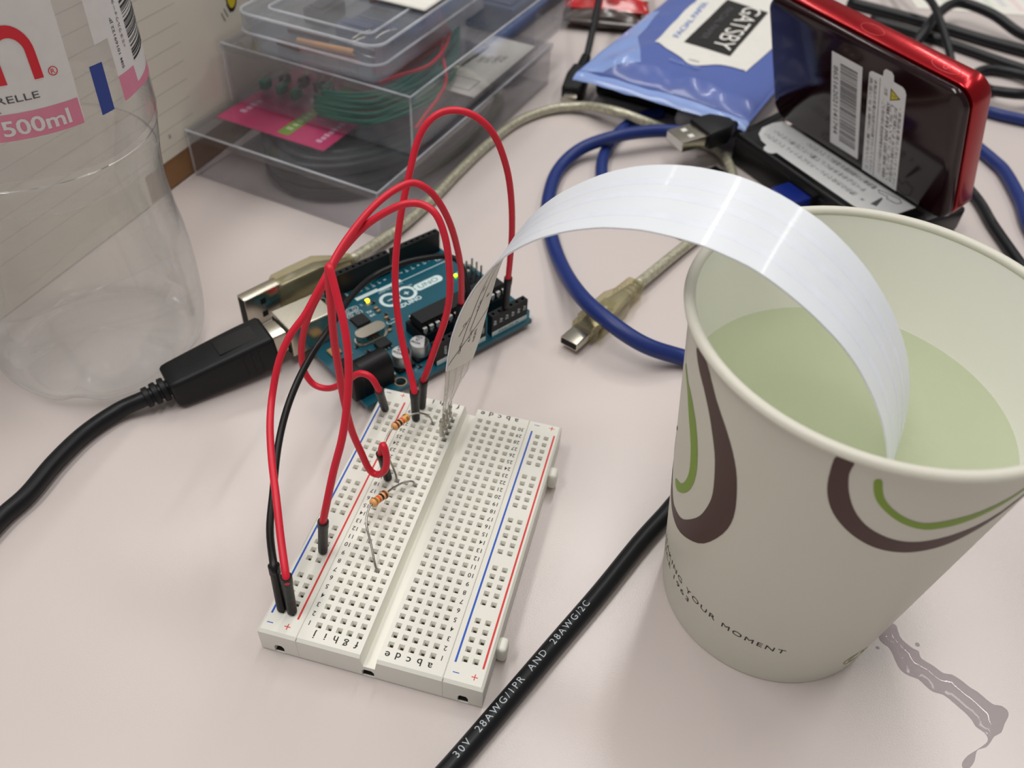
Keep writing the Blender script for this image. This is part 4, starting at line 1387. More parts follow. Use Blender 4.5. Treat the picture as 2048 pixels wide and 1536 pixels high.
# the big red letter n
g = MB()
P = [(-49.4, 101.5), (-45.7, 101.5), (-45.7, 107.5)]
P += [(-40.9 - 4.9 * math.cos(math.pi * k / 14), 107.5 + 3.7 * math.sin(math.pi * k / 14)) for k in range(1, 14)]
P += [(-36.1, 107.5), (-36.1, 101.5), (-32.7, 101.5), (-32.7, 107.5)]
P += [(-41.0 + 8.3 * math.cos(math.pi * k / 16), 107.5 + 6.4 * math.sin(math.pi * k / 16)) for k in range(1, 16)]
P += [(-49.4, 107.5)]
poly_flat(g, [(a * 0.58, z) for a, z in P], lambda x, y: on_bottle(x / 0.58, y, 0.15), cuts=1)
obj('brand_letter', g, 'lab_red', lfo, smooth='all')
g = MB()
V, F = [], []
for k in range(20):
    a = 2 * math.pi * k / 20
    for r in (0.85, 1.05):
        V.append(on_bottle(-28.8 + r * math.cos(a) / 0.58, 102.3 + r * math.sin(a), 0.15))
for k in range(20):
    j = (k + 1) % 20
    F.append((2 * k, 2 * k + 1, 2 * j + 1, 2 * j))
g.add(V, F)
obj('registered_ring', g, 'lab_red', lfo)
bottle_text('registered_letter', 'R', -29.6, -28.0, 101.75, 1.5, 'lab_red')
bottle_text('label_text', 'RELLE', -51.6, -36.4, 97.4, 2.3, 'lab_grey')
bottle_text('label_text', 'R', -52.8, -51.2, 95.4, 1.7, 'lab_grey')
bottle_text('volume_text', '500ml', -53.2, -27.9, 90.0, 5.0, 'lab_white', bold=0.02, off=0.16)


def bottle_text_v(name, s, z0, z1, th, size, mname):
    """reads upwards along the bottle"""
    V, F, x0, x1, y0, y1 = text2d(s, size, 1.0, 0.006)
    g = MB()
    g.add([on_bottle(th - y / 0.58, z0 + (z1 - z0) * (x - x0) / (x1 - x0), 0.14) for x, y in V], F)
    obj(name, g, mname, lfo)


bottle_text_v('label_text', 'SIM 10169122 JP', 95.8, 107.8, 4.6, 1.35, 'lab_grey')
bottle_text_v('label_text', '<ミネラルウォーター>', 99.8, 113.0, 9.6, 1.4, 'lab_grey')
g = MB()
rb_ = random.Random(12)
zz = 95.3
while zz < 120:
    w = rb_.choice((0.18, 0.18, 0.36, 0.55))
    V = [on_bottle(13.6 + 24 * k / 6, zz + q, 0.14) for q in (0, w) for k in range(7)]
    g.add(V, [(k, k + 1, k + 8, k + 7) for k in range(6)])
    zz += w + rb_.choice((0.2, 0.25, 0.4, 0.6))
obj('barcode', g, 'ink_black', lfo, smooth='all')

WB = 67.0
wpf = [(0.0, 6.3)] + [(r - 0.45, z + 0.8) for r, z in prof if z < WB - 1 and r > 10] + [(bottle_r(WB) - 0.5, WB), (bottle_r(WB) - 1.4, WB - 0.35), (0, WB - 0.45)]
V, F = lathe(wpf, 96)
V = [(x + BX, y + BY, z) for x, y, z in lobed(V)]
bw = obj('bottle_water', (V, F), 'water_b', smooth='all', loc=(BX, BY, 0.6))
tag(bw, 'water left in the lower half of the plastic bottle', 'water', kind='thing')

# ================================================================== CABLES AND PLUGS
def loft(secs, n=4):
    """secs: (x, half width y, half height z, corner radius[, z shift]) rounded sections along local x"""
    m = MB()
    k = None
    for s in secs:
        x, hw, hh, r = s[:4]
        dz = s[4] if len(s) > 4 else 0
        P = rrect(-hw, hw, -hh, hh, min(r, hw * 0.98, hh * 0.98), n)
        k = len(P)
        m.v += [(x, a, b + dz) for a, b in P]
    for i in range(len(secs) - 1):
        for j in range(k):
            j2 = (j + 1) % k
            m.f.append((i * k + j, i * k + j2, (i + 1) * k + j2, (i + 1) * k + j))
    m.f.append(tuple(range(k))[::-1])
    m.f.append(tuple(range((len(secs) - 1) * k, len(secs) * k)))
    return m


def tube_text(mb, pts, r, s, s0, size, phi0=0.0, spacing=1.2, off=0.08):
    """prints s along a lying cable; s0 is the start distance (mm) along its axis"""
    P = catmull(pts, 12)
    L = [0.0]
    for a, b in zip(P, P[1:]):
        L.append(L[-1] + (b - a).length)

    def at_len(l):
        for i in range(len(P) - 1):
            if L[i + 1] >= l:
                f = (l - L[i]) / max(L[i + 1] - L[i], 1e-9)
                return P[i].lerp(P[i + 1], f), (P[i + 1] - P[i]).normalized()
        return P[-1], (P[-1] - P[-2]).normalized()
    V, F, x0, x1, y0, y1 = text2d(s, size, spacing)
    V, F = refine(V, F, 2)
    out = []
    for x, y in V:
        p, t = at_len(s0 + x - x0)
        left = Vector((0, 0, 1)).cross(t).normalized()
        up = t.cross(left)
        ph = phi0 + (y - size * 0.35) / r
        out.append(p + (up * math.cos(ph) + left * math.sin(ph)) * (r + off))
    mb.add(out, F)
    return s0 + (x1 - x0)


# black USB cable into the microcontroller board
c55, s55 = math.cos(math.radians(55.2)), math.sin(math.radians(55.2))


def board_pt(x, y, z):
    return Vector((-31.2 + c55 * x - s55 * y, 73.6 + s55 * x + c55 * y, z))


ua, ue = board_pt(-6.6, 38.0, 9.1), Vector((-89.6, 62.0, 5.6))
fr = along(ua, ue)
UL = (ue - ua).length
uc = thing('usb_cable', 'black USB cable plugged into the microcontroller board beside the bottle', 'cable', (ue.x, ue.y, 0))
obj('plug_shell', loft([(-6.0, 4.0, 3.9, 0.8), (6.5, 4.0, 3.9, 0.8)]).xf(fr), 'steel', uc, smooth=True, world=True)
sec = [(3.8, 5.8, 5.4, 1.0), (4.6, 6.6, 6.1, 1.6), (12, 6.6, 6.1, 1.8), (20, 6.4, 5.8, 1.8), (UL - 3, 5.8, 5.1, 1.6), (UL - 0.8, 5.6, 4.9, 1.5), (UL, 5.0, 4.3, 1.2)]
pb = obj('plug_body', loft(sec).xf(fr), 'plug_blk', uc, smooth=True, world=True)
for x in (9.2, 11.6, 14.0):
    obj('grip_ridge', loft([(x - 0.35, 6.8, 4.3, 0.8), (x + 0.35, 6.8, 4.3, 0.8)]).xf(fr), 'plug_blk', pb, world=True)
obj('logo_recess', MB().rbox(7.5, 20, -3.4, 3.4, 5.9, 6.15, 0.1, 1).xf(fr), 'blk_wire', pb, world=True)
cp = [ue] + [Vector(p) for p in D['usb_black'][1:]]
d0 = (ue - ua).normalized()
for k in range(3):
    c = ue + d0 * (1.6 + 2.5 * k)
    P = [c - d0 * 0.9, c - d0 * 0.7, c + d0 * 0.7, c + d0 * 0.9]
    r_ = 3.7 - 0.25 * k
    obj('strain_relief_ring', MB().tube(P, [r_ - 0.4, r_, r_, r_ - 0.4], 20, 1, True, False), 'plug_blk', uc, smooth=True, world=True)
cp = [ue - d0 * 2, ue + d0 * 4, ue + d0 * 8] + [Vector((p[0], p[1], max(p[2], 2.5))) for p in D['usb_black'][2:]]
obj('cable_cord', MB().tube(cp, 2.45, 16, 6), 'cable_blk', uc, smooth='all', world=True)

# black cable with white lettering, passing behind the cup
pc = thing('printed_cable', 'thick black cable with white lettering between breadboard and cup', 'cable', D['print_cable'][0])
obj('cable_cord', MB().tube(D['print_cable'], 2.4, 20, 8), 'cable_blk', pc, smooth='all', world=True)
g = MB()
tube_text(g, D['print_cable'], 2.4, '30V  28AWG/1PR  AND  28AWG/2C', 8.0, 2.45, 0.15, 1.32)
obj('cable_lettering', g, mat('pale_ink', (176, 184, 190), rough=0.5), pc, world=True)

# blue cable, three lengths in view
tag(obj('blue_cable', MB().tube(D['blue'], 2.75, 18, 6), 'cable_blue', smooth='all'), 'thick blue cable looping under the sensor strip beside the cup', 'cable', 'blue cables')
tag(obj('blue_cable', MB().tube(D['blue2'], 2.6, 18, 6), 'cable_blue', smooth='all'), 'short blue cable strand passing under the silvery cable by the wipe packet', 'cable', 'blue cables')
tag(obj('blue_cable', MB().tube(D['blue3'], 2.7, 18, 6), 'cable_blue', smooth='all'), 'blue cable curving behind the red router', 'cable', 'blue cables')
uc2 = thing('printed_cable', 'black cable with grey lettering beside the red router', 'cable', D['ucable'][0])
obj('cable_cord', MB().tube(D['ucable'], 2.2, 16, 6), 'cable_blk', uc2, smooth='all', world=True)
g = MB()
tube_text(g, D['ucable'], 2.2, 'ED - USB2.0 CABLE', 22.0, 2.4, 0.1, 1.15)
obj('cable_lettering', g, 'lab_grey', uc2, world=True)

# translucent USB cable
tc_ = thing('clear_usb_cable', 'translucent silvery USB cable with an A plug and a mini plug', 'cable', (-84, 100, 0))
obj('braided_cord', MB().tube([(-62.6, 137.0, 5.5)] + D['clear'][1:-1] + [(38.0, 157.5, 4.0)], 2.1, 16, 6), 'braid', tc_, smooth='all', world=True)
fa_ = along((-84.2, 99.4, 6.2), (-62.5, 137.4, 6.2))
sh = obj('plug_shell', loft([(0, 2.25, 6.0, 0.3), (14, 2.25, 6.0, 0.3)]).xf(fa_), 'steel', tc_, smooth=True, world=True)
obj('shell_mouth', loft([(-0.08, 1.8, 5.5, 0.2), (0.02, 1.8, 5.5, 0.2)]).xf(fa_), 'hole', sh, world=True)
for zz in (2.6, -2.6):
    obj('latch_hole', MB().box(5.4, 7.4, -2.32, -2.2, zz - 1.1, zz + 1.1).xf(fa_), 'hole', sh, world=True)
body = loft([(13.0, 3.6, 5.8, 1.0), (14.0, 4.1, 6.2, 1.4, 0.3), (20, 4.1, 6.2, 1.4, 0.4), (30, 3.9, 6.2, 1.6, 0.4), (34, 3.4, 5.2, 1.8, 0.0), (38, 2.9, 4.0, 2.0, -0.4), (44, 2.6, 3.0, 2.0, -1.2)])
obj('plug_body', body.xf(fa_), 'usb_tr', tc_, smooth=True, world=True)
obj('inner_core', loft([(14.2, 2.2, 5.0, 0.5), (30, 2.2, 4.6, 0.5), (43, 1.3, 1.5, 0.6, -0.8)]).xf(fa_), 'steel', tc_, smooth=True, world=True)
# mini plug end
fm_ = along((21.0, 119.6, 3.6), (38.6, 159.0, 4.0))
sh = obj('mini_plug_shell', loft([(0, 3.4, 1.5, 0.5), (9, 3.4, 1.5, 0.5)]).xf(fm_), 'steel', tc_, smooth=True, world=True)
obj('shell_mouth', loft([(-0.08, 3.0, 1.1, 0.3), (0.02, 3.0, 1.1, 0.3)]).xf(fm_), 'hole', sh, world=True)
body = [(7.4, 3.9, 2.4, 0.9), (8.0, 4.5, 3.0, 1.1), (10.6, 4.5, 3.0, 1.1), (10.9, 3.6, 2.6, 1.0), (11.6, 3.6, 2.6, 1.0), (12.0, 5.2, 3.4, 1.3), (27.0, 5.2, 3.5, 1.4), (31.0, 4.0, 3.1, 1.4)]
for k in range(4):
    x = 31.6 + 2.3 * k
    body += [(x, 3.3, 2.8, 1.4), (x + 0.3, 3.9 - 0.1 * k, 3.2, 1.8), (x + 1.5, 3.9 - 0.1 * k, 3.2, 1.8), (x + 1.8, 3.3, 2.8, 1.4)]
mo = obj('mini_plug_body', loft(body).xf(fm_), 'usb_tr', tc_, smooth=True, world=True)
obj('inner_core', loft([(9, 3.0, 1.5, 0.4), (22, 3.4, 1.9, 0.4), (39, 1.6, 1.6, 0.8)]).xf(fm_), 'steel', tc_, smooth=True, world=True)
obj('thumb_pad', MB().rbox(17.5, 24.0, -2.4, 2.4, 3.1, 4.0, 0.35, 2).xf(fm_), 'usb_tr', mo, smooth=True, world=True)

# ================================================================== CLEAR STORAGE BOXES
def clear_box(name, label, near, rz, w, d, h_, z0, rim_h=3.0):
    """origin at the near corner; the box runs to -x and +y of it"""
    t = thing(name, label, 'storage box', (near[0], near[1], z0), rz)
    th = 0.9
    m = MB()
    # walls and floor with real thickness
    m.rbox(-w, 0, 0, th, 0, h_ - 0.8, 0.25, 1)
    m.rbox(-w, 0, d - th, d, 0, h_ - 0.8, 0.25, 1)
    m.rbox(-w, -w + th, th, d - th, 0, h_ - 0.8, 0.25, 1)
    m.rbox(-th, 0, th, d - th, 0, h_ - 0.8, 0.25, 1)
    m.box(-w + th, -th, th, d - th, 0.2, 1.0)
    obj('tray', m, 'box', t)
    l = MB()
    l.rbox(-w - 0.6, 0.6, -0.6, d + 0.6, h_ - 0.8, h_, 0.3, 1)
    lo = obj('lid', l, 'box', t)
    e = MB()
    e.rbox(-w - 0.6, 0.6, -0.75, -0.3, h_ - rim_h, h_ - 0.6, 0.15, 1)
    e.rbox(0.3, 0.75, -0.3, d + 0.6, h_ - rim_h, h_ - 0.6, 0.15, 1)
    e.rbox(-w - 0.75, -w - 0.3, -0.3, d + 0.6, h_ - rim_h, h_ - 0.6, 0.15, 1)
    obj('lid_edge', e, 'box', lo)
    # bright polished corner edges
    ed = MB()
    for a, b in (((0.2, -0.2, 0.3), (0.2, -0.2, h_)), ((0.4, -0.4, h_ - 0.1), (-w, -0.4, h_ - 0.1)), ((0.4, -0.4, h_ - 0.1), (0.4, d, h_ - 0.1)), ((-w - 0.2, -0.2, 0.3), (-w - 0.2, -0.2, h_))):
        ed.tube([a, b], 0.42, 6, 1, True, False)
    obj('polished_edge', ed, 'case_edge', t, smooth=True)
    return t


NB = (-60.2, 160.0)
lower = clear_box('storage_box', 'lower clear plastic box holding a dark cable coil', NB, -12, 88, 152, 20.5, 0)
upper = clear_box('storage_box', 'upper clear plastic box stacked behind, holding green and orange wires', (-56.2, 187.4), -12, 86, 150, 24.0, 21.2)


def box_frame(near, rz):
    a = math.radians(rz)
    return lambda p: (near[0] + p[0] * math.cos(a) - p[1] * math.sin(a), near[1] + p[0] * math.sin(a) + p[1] * math.cos(a), p[2])


fl = box_frame(NB, -12)
fu = box_frame((-56.2, 187.4), -12)
# coil of dark cable inside the lower box
coil = thing('cable_coil', 'coil of dark cable lying inside the lower clear box', 'cable coil', fl((-45, 62, 1.2)))
rc = random.Random(4)
for k in range(9):
    pts = []
    rx, ry = 38.0 - 5.2 * (k % 3), 66 - 5.6 * (k % 3)
    zc = 4.0 + 5.2 * (k // 3)
    for q in range(25):
        a = 2 * math.pi * q / 24
        pts.append(fl((-43.8 + rx * math.cos(a), 74 + ry * math.sin(a), zc)))
    obj('coil_turn', MB().tube(pts, 2.7, 12, 3, False), 'coil', coil, smooth='all', world=True)
g = MB()
wp_ = [fl((-43.8 + 32.8 * math.cos(a), 74 + 60.4 * math.sin(a), 14.4)) for a in [math.radians(-100 + 6 * q) for q in range(16)]]
tube_text(g, wp_, 2.7, 'HIGH SPEED CABLE', 4, 2.6, 0.25)
obj('coil_lettering', g, 'lab_grey', coil, world=True)
# pink product card in the lid of the lower box
card = thing('label_card', 'pink card with a lime green stripe inside the lower box lid', 'card', fl((-62, 45, 18.9)))
mcd = MB().box(-86.5, -34.5, 15.5, 78, 19.0, 19.4).xf(fl)
co_ = obj('card_sheet', mcd, 'pink', card, world=True)
obj('lime_stripe', MB().box(-58.5, -53.0, 18, 66, 19.42, 19.46).xf(fl), 'lime', co_, world=True)
g = MB()
for k in range(9):
    yy = 22 + 3.4 * k
    g.box(-57.3 + 0.5 * (k % 2), -54.4, yy, yy + 2.0, 19.48, 19.5)
obj('stripe_print', g.xf(fl), mat('faint_print', (214, 226, 170), rough=0.5), co_, world=True)
g = MB()
for k in range(7):
    g.box(-41.5 + 0.4 * (k % 2), -39.0, 20 + 2.6 * k, 21.8 + 2.6 * k, 19.42, 19.46)
for k in range(4):
    g.box(-82.0 + 0.6 * (k % 2), -79.0, 24 + 3.2 * k, 26.2 + 3.2 * k, 19.42, 19.46)
obj('card_print', g.xf(fl), mat('pale_pink_print', (240, 190, 214), rough=0.5), co_, world=True)

# things in the upper box
def bundle(name, label, cat, mname, paths, r):
    t = thing(name, label, cat, fu((paths[0][0][0], paths[0][0][1], 22.2)))
    for p in paths:
        obj('wire', MB().tube([fu(q) for q in p], r, 8, 4), mname, t, smooth='all', world=True)
    return t


rw = random.Random(9)
gp = []
for k in range(12):
    j = lambda s=1.0: rw.uniform(-s, s)
    zz = 24.4 + 0.8 * k
    gp.append([(-46 + j(3), 4 + 0.3 * k, zz - 1), (-24 + j(2) - 0.4 * k, 6 + 0.3 * k + j(1), zz + 1), (-16 + j(1) - 0.5 * k, 18 + j(1), zz + 2), (-11 - 0.7 * k + j(1), 36 + j(1), zz + 2.5), (-14 - 0.8 * k + j(1), 58 + k * 0.3, zz + 2), (-24 - 0.5 * k, 78 + k, zz)])
bundle('wire_bundle', 'bundle of green wires in the upper clear box', 'wires', 'teal_wire', gp, 0.8)
gp = []
for k in range(10):
    zz = 27 + 1.2 * k
    gp.append([(-46 - k * 0.5, 44 + k * 0.4, zz - 2), (-31 - k * 0.9, 50 + k * 0.5, zz), (-30 - k * 1.1, 66, zz + 1), (-31 - k * 1.0, 86, zz), (-42 - k * 0.8, 96 + k * 0.4, zz - 2), (-56 - 0.5 * k, 84 + 0.3 * k, zz - 3)])
bundle('wire_bundle', 'bundle of orange wires in the upper clear box', 'wires', 'org_wire', gp, 0.8)
tag(obj('red_wire', MB().tube([fu(p) for p in [(-24, 16, 38), (-16, 20, 41.5), (-10, 30, 42.8), (-12, 46, 43.4), (-19, 63, 43.6), (-16, 50, 42.6), (-6.1, 37, 36), (-5.6, 30, 31), (-6.3, 20, 27), (-7, 14, 24)]], 0.75, 8, 6), 'red_wire', smooth='all'), 'single loose red wire at the near end of the upper clear box', 'wire')
for i, (x0, x1, y0, y1, z0, z1, mname, lab) in enumerate(((-62, -50, 40, 66, 22.4, 30, 'black_gloss', 'black connector block among wires in the upper clear box'),
                                                          (-84, -66, 52, 90, 22.4, 34, 'black_gloss', 'large black module deep in the upper clear box'),
                                                          (-40, -14, 114, 140, 22.4, 36, 'navy', 'navy blue part at the far end of the upper clear box'),
                                                          (-83, -62, 100, 140, 22.4, 30, 'coil', 'dark grey part in the far corner of the upper clear box'))):
    b = MB().rbox(x0, x1, y0, y1, z0, z1, 1.2, 2)
    b.rbox(x0 + 3, x1 - 3, y0 + 3, y1 - 3, z1 - 0.2, z1 + 1.2, 0.4, 1)
    for q in range(4):
        b.box(x0 + 2 + q * (x1 - x0 - 6) / 3, x0 + 3.4 + q * (x1 - x0 - 6) / 3, y0 - 1.5, y0 + 1, z0 + 2, z0 + 3)
    tag(obj('electronic_part', b.xf(fu), mname), lab, 'component')
# bag of small bits with shiny tips
bag = thing('parts_bag', 'clear bag of small components at the left of the upper box', 'bag', fu((-66, 22, 22.2)))
bm_ = MB()
nu, nv = 14, 12
for i in range(nu + 1):
    for j in range(nv + 1):
        u, v = i / nu, j / nv
        e = (math.sin(math.pi * u) * math.sin(math.pi * v)) ** 0.5
        zz = 22.4 + 9 * e + 2.2 * noise.noise(Vector((u * 6, v * 6, 1.3))) * e
        bm_.v.append(fu((-84 + 40 * u, 6 + 30 * v, max(zz, 22.3))))
W_ = nv + 1
bm_.f += [(i * W_ + j, i * W_ + j + 1, (i + 1) * W_ + j + 1, (i + 1) * W_ + j) for i in range(nu) for j in range(nv)]
obj('bag_film', bm_, 'film_label', bag, smooth='all', world=True)
for k in range(8):
    x, y = -79 + 4.0 * k, 12 + 14 * rw.random()
    o_ = obj('small_component', MB().rbox(x - 1.6, x + 1.6, y - 2.6, y + 2.6, 22.4, 26.5, 0.5, 1).xf(fu), 'coil' if k % 2 else 'teal_wire', bag, world=True)
    obj('component_lead', MB().tube([fu((x, y, 26.4)), fu((x + 1.5, y + 2, 29.0))], 0.3, 6, 1, True, False), 'tin', o_, smooth=True, world=True)
# folded instruction sheet
ins = thing('instruction_sheet', 'white printed sheet lying along the side of the upper clear box', 'paper', fu((-12, 80, 22.3)))
so_ = obj('sheet', MB().box(-24, -1.4, 52, 112, 22.3, 22.6).xf(fu), 'card', ins, world=True)
g = MB()
for k in range(5):
    g.box(-21 + 0.3 * k, -20.4 + 0.3 * k, 62 + 6 * k, 84 + 4 * k, 22.62, 22.64)
g.box(-18, -6, 56, 56.4, 22.62, 22.64).box(-18, -6, 66, 66.4, 22.62, 22.64).box(-18, -17.6, 56, 66, 22.62, 22.64).box(-6.4, -6, 56, 66, 22.62, 22.64)
for k in range(4):
    put_text(g, ('GND', 'DATA', 'CABLE', 'PORT')[k], 3.0, (-16 + 2.8 * k, 86 + 2 * k, 22.64), (0, 1, 0), (-1, 0, 0))
obj('sheet_print', g.xf(fu), 'ink_grey', so_, world=True)

# small frosted parts case on top
SCN = (-69.0, 189.6)
sc = thing('parts_case', 'small frosted plastic case with rounded corners on top of the boxes', 'case', (SCN[0], SCN[1], 45.7), -11)
SW, SD = 60, 92


def rr_shell(x0, x1, y0, y1, r, z0, z1, th, top=False, bottom=False, draft=0.0):
    m = MB()
    P = rrect(x0, x1, y0, y1, r, 6)
    Q = rrect(x0 + th, x1 - th, y0 + th, y1 - th, max(r - th, 0.5), 6)
    k = len(P)

    def lift(A, z, s):
        cx, cy = (x0 + x1) / 2, (y0 + y1) / 2
        return [(cx + (x - cx) * s, cy + (y - cy) * s, z) for x, y in A]
    s0 = 1 - draft
    m.v += lift(P, z0, s0) + lift(P, z1, 1) + lift(Q, z0, s0) + lift(Q, z1, 1)
    for i in range(k):
        j = (i + 1) % k
        m.f += [(i, j, k + j, k + i), (2 * k + j, 2 * k + i, 3 * k + i, 3 * k + j), (i, 2 * k + i, 2 * k + j, j), (k + i, k + j, 3 * k + j, 3 * k + i)]
    if top:
        m.prism(P, z1, z1 + th)
    if bottom:
        m.prism(lift2(Q, x0, x1, y0, y1, s0), z0 + 0.1, z0 + th)
    return m


def lift2(A, x0, x1, y0, y1, s):
    cx, cy = (x0 + x1) / 2, (y0 + y1) / 2
    return [(cx + (x - cx) * s, cy + (y - cy) * s) for x, y in A]


obj('case_tray', rr_shell(-SW, 0, 0, SD, 5, 0, 13.2, 1.1, bottom=True, draft=0.03), 'case', sc, smooth=True)
lid = rr_shell(-SW - 1.4, 1.4, -1.4, SD + 1.4, 6, 8.0, 14.0, 1.0, top=True)
ld = obj('case_lid', lid, 'case', sc, smooth=True)
rimm = MB()
for zz, g_ in ((8.0, 1.6), (15.0, 1.3)):
    P = rrect(-SW - g_, g_, -g_, SD + g_, 6, 6)
    rimm.tube([(x, y, zz) for x, y in P] + [(P[0][0], P[0][1], zz)], 0.5, 6, 1, False, False)
obj('lid_rim', rimm, 'case_edge', ld, smooth=True)
P = rrect(-SW + 7, -7, 7, SD - 7, 3, 5)
obj('lid_panel_ridge', MB().tube([(x, y, 15.2) for x, y in P] + [(P[0][0], P[0][1], 15.2)], 0.45, 6, 1, False, False), 'case_edge', ld, smooth=True)
fs = box_frame(SCN, -11)


def fsz(p):
    q = fs(p)
    return (q[0], q[1], q[2] + 45.7)


pin_paths = [((-50, 8, 2.7), (-40, 7, 2.7), (-14, 9, 2.7)), ((-44, 12, 2.7), (-20, 14.5, 2.7), (-10, 14, 2.7)), ((-53, 19, 2.7), (-36, 20.5, 2.7), (-14, 20, 2.7)), ((-42, 61, 2.7), (-26, 65, 2.7), (-12, 63, 2.7))]
for i, (a, b, c) in enumerate(pin_paths):
    t = thing('loose_component', ('brown stick component near the front inside the small case', 'thin brown rod behind the front stick in the small case', 'brown leaded part in the middle of the small case', 'brown leaded part farther back in the small case')[i], 'component', fsz((a[0], a[1], 1.2)), 0)
    bd = obj('body', MB().tube([fsz(a), fsz(b)], 1.4, 10, 1, True, False), 'band_br' if i != 1 else 'res', t, smooth=True, world=True)
    obj('lead', MB().tube([fsz(b), fsz(c)], 0.5, 8, 3), 'org_wire' if i == 0 else 'tin', t, smooth='all', world=True)
for i, (x, y, w_, d_, mname, lab) in enumerate(((-26, 27.4, 17, 8, 'navy', 'navy blue block inside the small frosted case'), (-22, 44, 20, 24, 'navy', 'larger navy blue block towards the back of the small case'), (-49, 38, 10, 16, 'coil', 'dark chip inside the small frosted case'))):
    b = MB().rbox(x - w_ / 2, x + w_ / 2, y - d_ / 2, y + d_ / 2, 1.3, 7.5, 0.8, 2)
    b.rbox(x - w_ / 2 + 2, x + w_ / 2 - 2, y - d_ / 2 + 2, y + d_ / 2 - 2, 7.3, 8.4, 0.3, 1)
    tag(obj('electronic_part', b.xf(fsz), mname), lab, 'component')
for k in range(3):
    tag(obj('staple_wire', MB().tube([fsz(p) for p in ((-16 - 2 * k + 3 * (k == 2) * 3, 6 + 5 * k, 9.5), (-14 - 2 * k + 9 * (k == 2), 8 + 6 * k, 11.0), (-12 - 1.5 * k + 9 * (k == 2), 12 + 6 * k, 11.5))], 0.4, 6, 3), 'steel', smooth='all'),
        ('short bright wire offcut at the near corner inside the small case', 'bright wire offcut behind the near corner inside the small case', 'bright wire offcut in the middle of the small case')[k], 'wire')
# white label on the case
wl = MB().rbox(-34, 0.5, 34, 84, 15.7, 17.0, 0.5, 1)
tag(obj('white_card', wl.xf(fsz), 'card'), 'white card lying on top of the small frosted case', 'card')

# ================================================================== CARDBOARD CARTON WITH RULED NOTE PAPER
ca = thing('cardboard_carton', 'brown cardboard carton faced with ruled white note paper', 'carton', (-155.9, 163, 0), 82.3 - 90)
# local frame: x out of the face, y along it; face at x = 5.4
FX = 5.4
obj('carton_body', MB().rbox(FX - 60, FX, -140, 190, 0, 120, 0.8, 1), 'carton', ca)
npd = obj('note_paper', MB().box(FX, FX + 0.5, -140, 190, 12.4, 118), 'note', ca)
obj('note_paper', MB().box(FX, FX + 0.45, -140, -9, 0.4, 12.5), 'note', ca)
for k in range(15):
    z = 16.8 + 6.9 * k
    obj('ruled_line', MB().box(FX + 0.5, FX + 0.53, -140, 23.0 + 0.6 * k, z - 0.12, z + 0.12), 'rule', npd)
g = MB()
put_text(g, '8', 2.4, (FX + 0.54, 8.6, 20.8), (0, 1, 0), (0, 0, 1))
obj('page_mark', g, 'ink_grey', npd)
# two rounded yellow shapes with black outlines
for k, (yy, zz, a) in enumerate(((59.4, 58.6, -8), (68.8, 59.5, 18))):
    for nm, s, mname, off in (('drawn_outline', 1.25, 'ink_black', 0.55), ('yellow_shape', 1.0, 'yellow', 0.58)):
        P = []
        for q in range(28):
            t_ = 2 * math.pi * q / 28
            px_, pz_ = 3.0 * s * math.cos(t_), 6.0 * s * math.sin(t_)
            ar_ = math.radians(a)
            P.append((yy + px_ * math.cos(ar_) - pz_ * math.sin(ar_), zz + px_ * math.sin(ar_) + pz_ * math.cos(ar_)))
        m_ = MB()
        m_.add([(FX + off, y, z) for y, z in P], [tuple(range(28))])
        obj(nm, m_, mname, npd)
g = MB()
for k in range(3):
    g.tube([(FX + 0.55, 51.5 + 2 * k, 53 + k), (FX + 0.55, 53 + 2 * k, 49.5 + k)], 0.2, 5, 1, True, False)
obj('pen_strokes', g, 'ink_grey', npd)

# ================================================================== WET-WIPE PACKET ON A BLACK ADAPTER
ad = thing('power_adapter', 'flat black adapter box under the blue wipe packet', 'adapter', (20, 330, 0), -13)
obj('adapter_body', MB().rbox(-19, 52, -30, 40, 0, 15, 2.0, 3), 'black_gloss', ad, smooth=True)
obj('adapter_seam', MB().rbox(-19.1, 52.1, -30.1, 40.1, 7.2, 7.6, 0.1, 1), 'hole', ad)
PU, PV = Vector((0.963, -0.27, 0)), Vector((0.27, 0.963, 0))
PO = Vector((-12.6, 292.4, 0))
PW, PL = 84.0, 150.0


def pack_h(u, v):
    """height of the packet's upper face above the desk at (u, v) mm"""
    a, b = u / PW, v / PL
    a = min(max(a, 0.0), 1.0)
    b = min(max(b, 0.0), 1.0)
    e = min(1.0, 4.0 * a * (1 - a) * 1.15) ** 0.55
    f = min(1.0, v / 13.0) ** 0.5
    flat_ = min(1.0, max(0.0, (u - 14) / 14)) * min(1.0, max(0.0, (v - 10) / 10))
    wr = (1 - 0.88 * flat_) * 1.5 * noise.noise(Vector((u * 0.085, v * 0.06, 2.0))) + (1 - 0.88 * flat_) * 1.7 * abs(noise.noise(Vector((u * 0.05 + v * 0.05, (u - v) * 0.012, 5.0))))
    cr = 2.6 * math.exp(-((u - 14 - 0.25 * v) / 5.0) ** 2) * max(0, 1 - v / 60)
    return 15.9 + 6.6 * e * f + wr * (0.35 + 0.65 * e) * min(1, v / 5) + cr * min(1, v / 8)


def pack_pt(u, v, off=0.0):
    p = PO + PU * u + PV * v
    return (p.x, p.y, pack_h(u, v) + off)


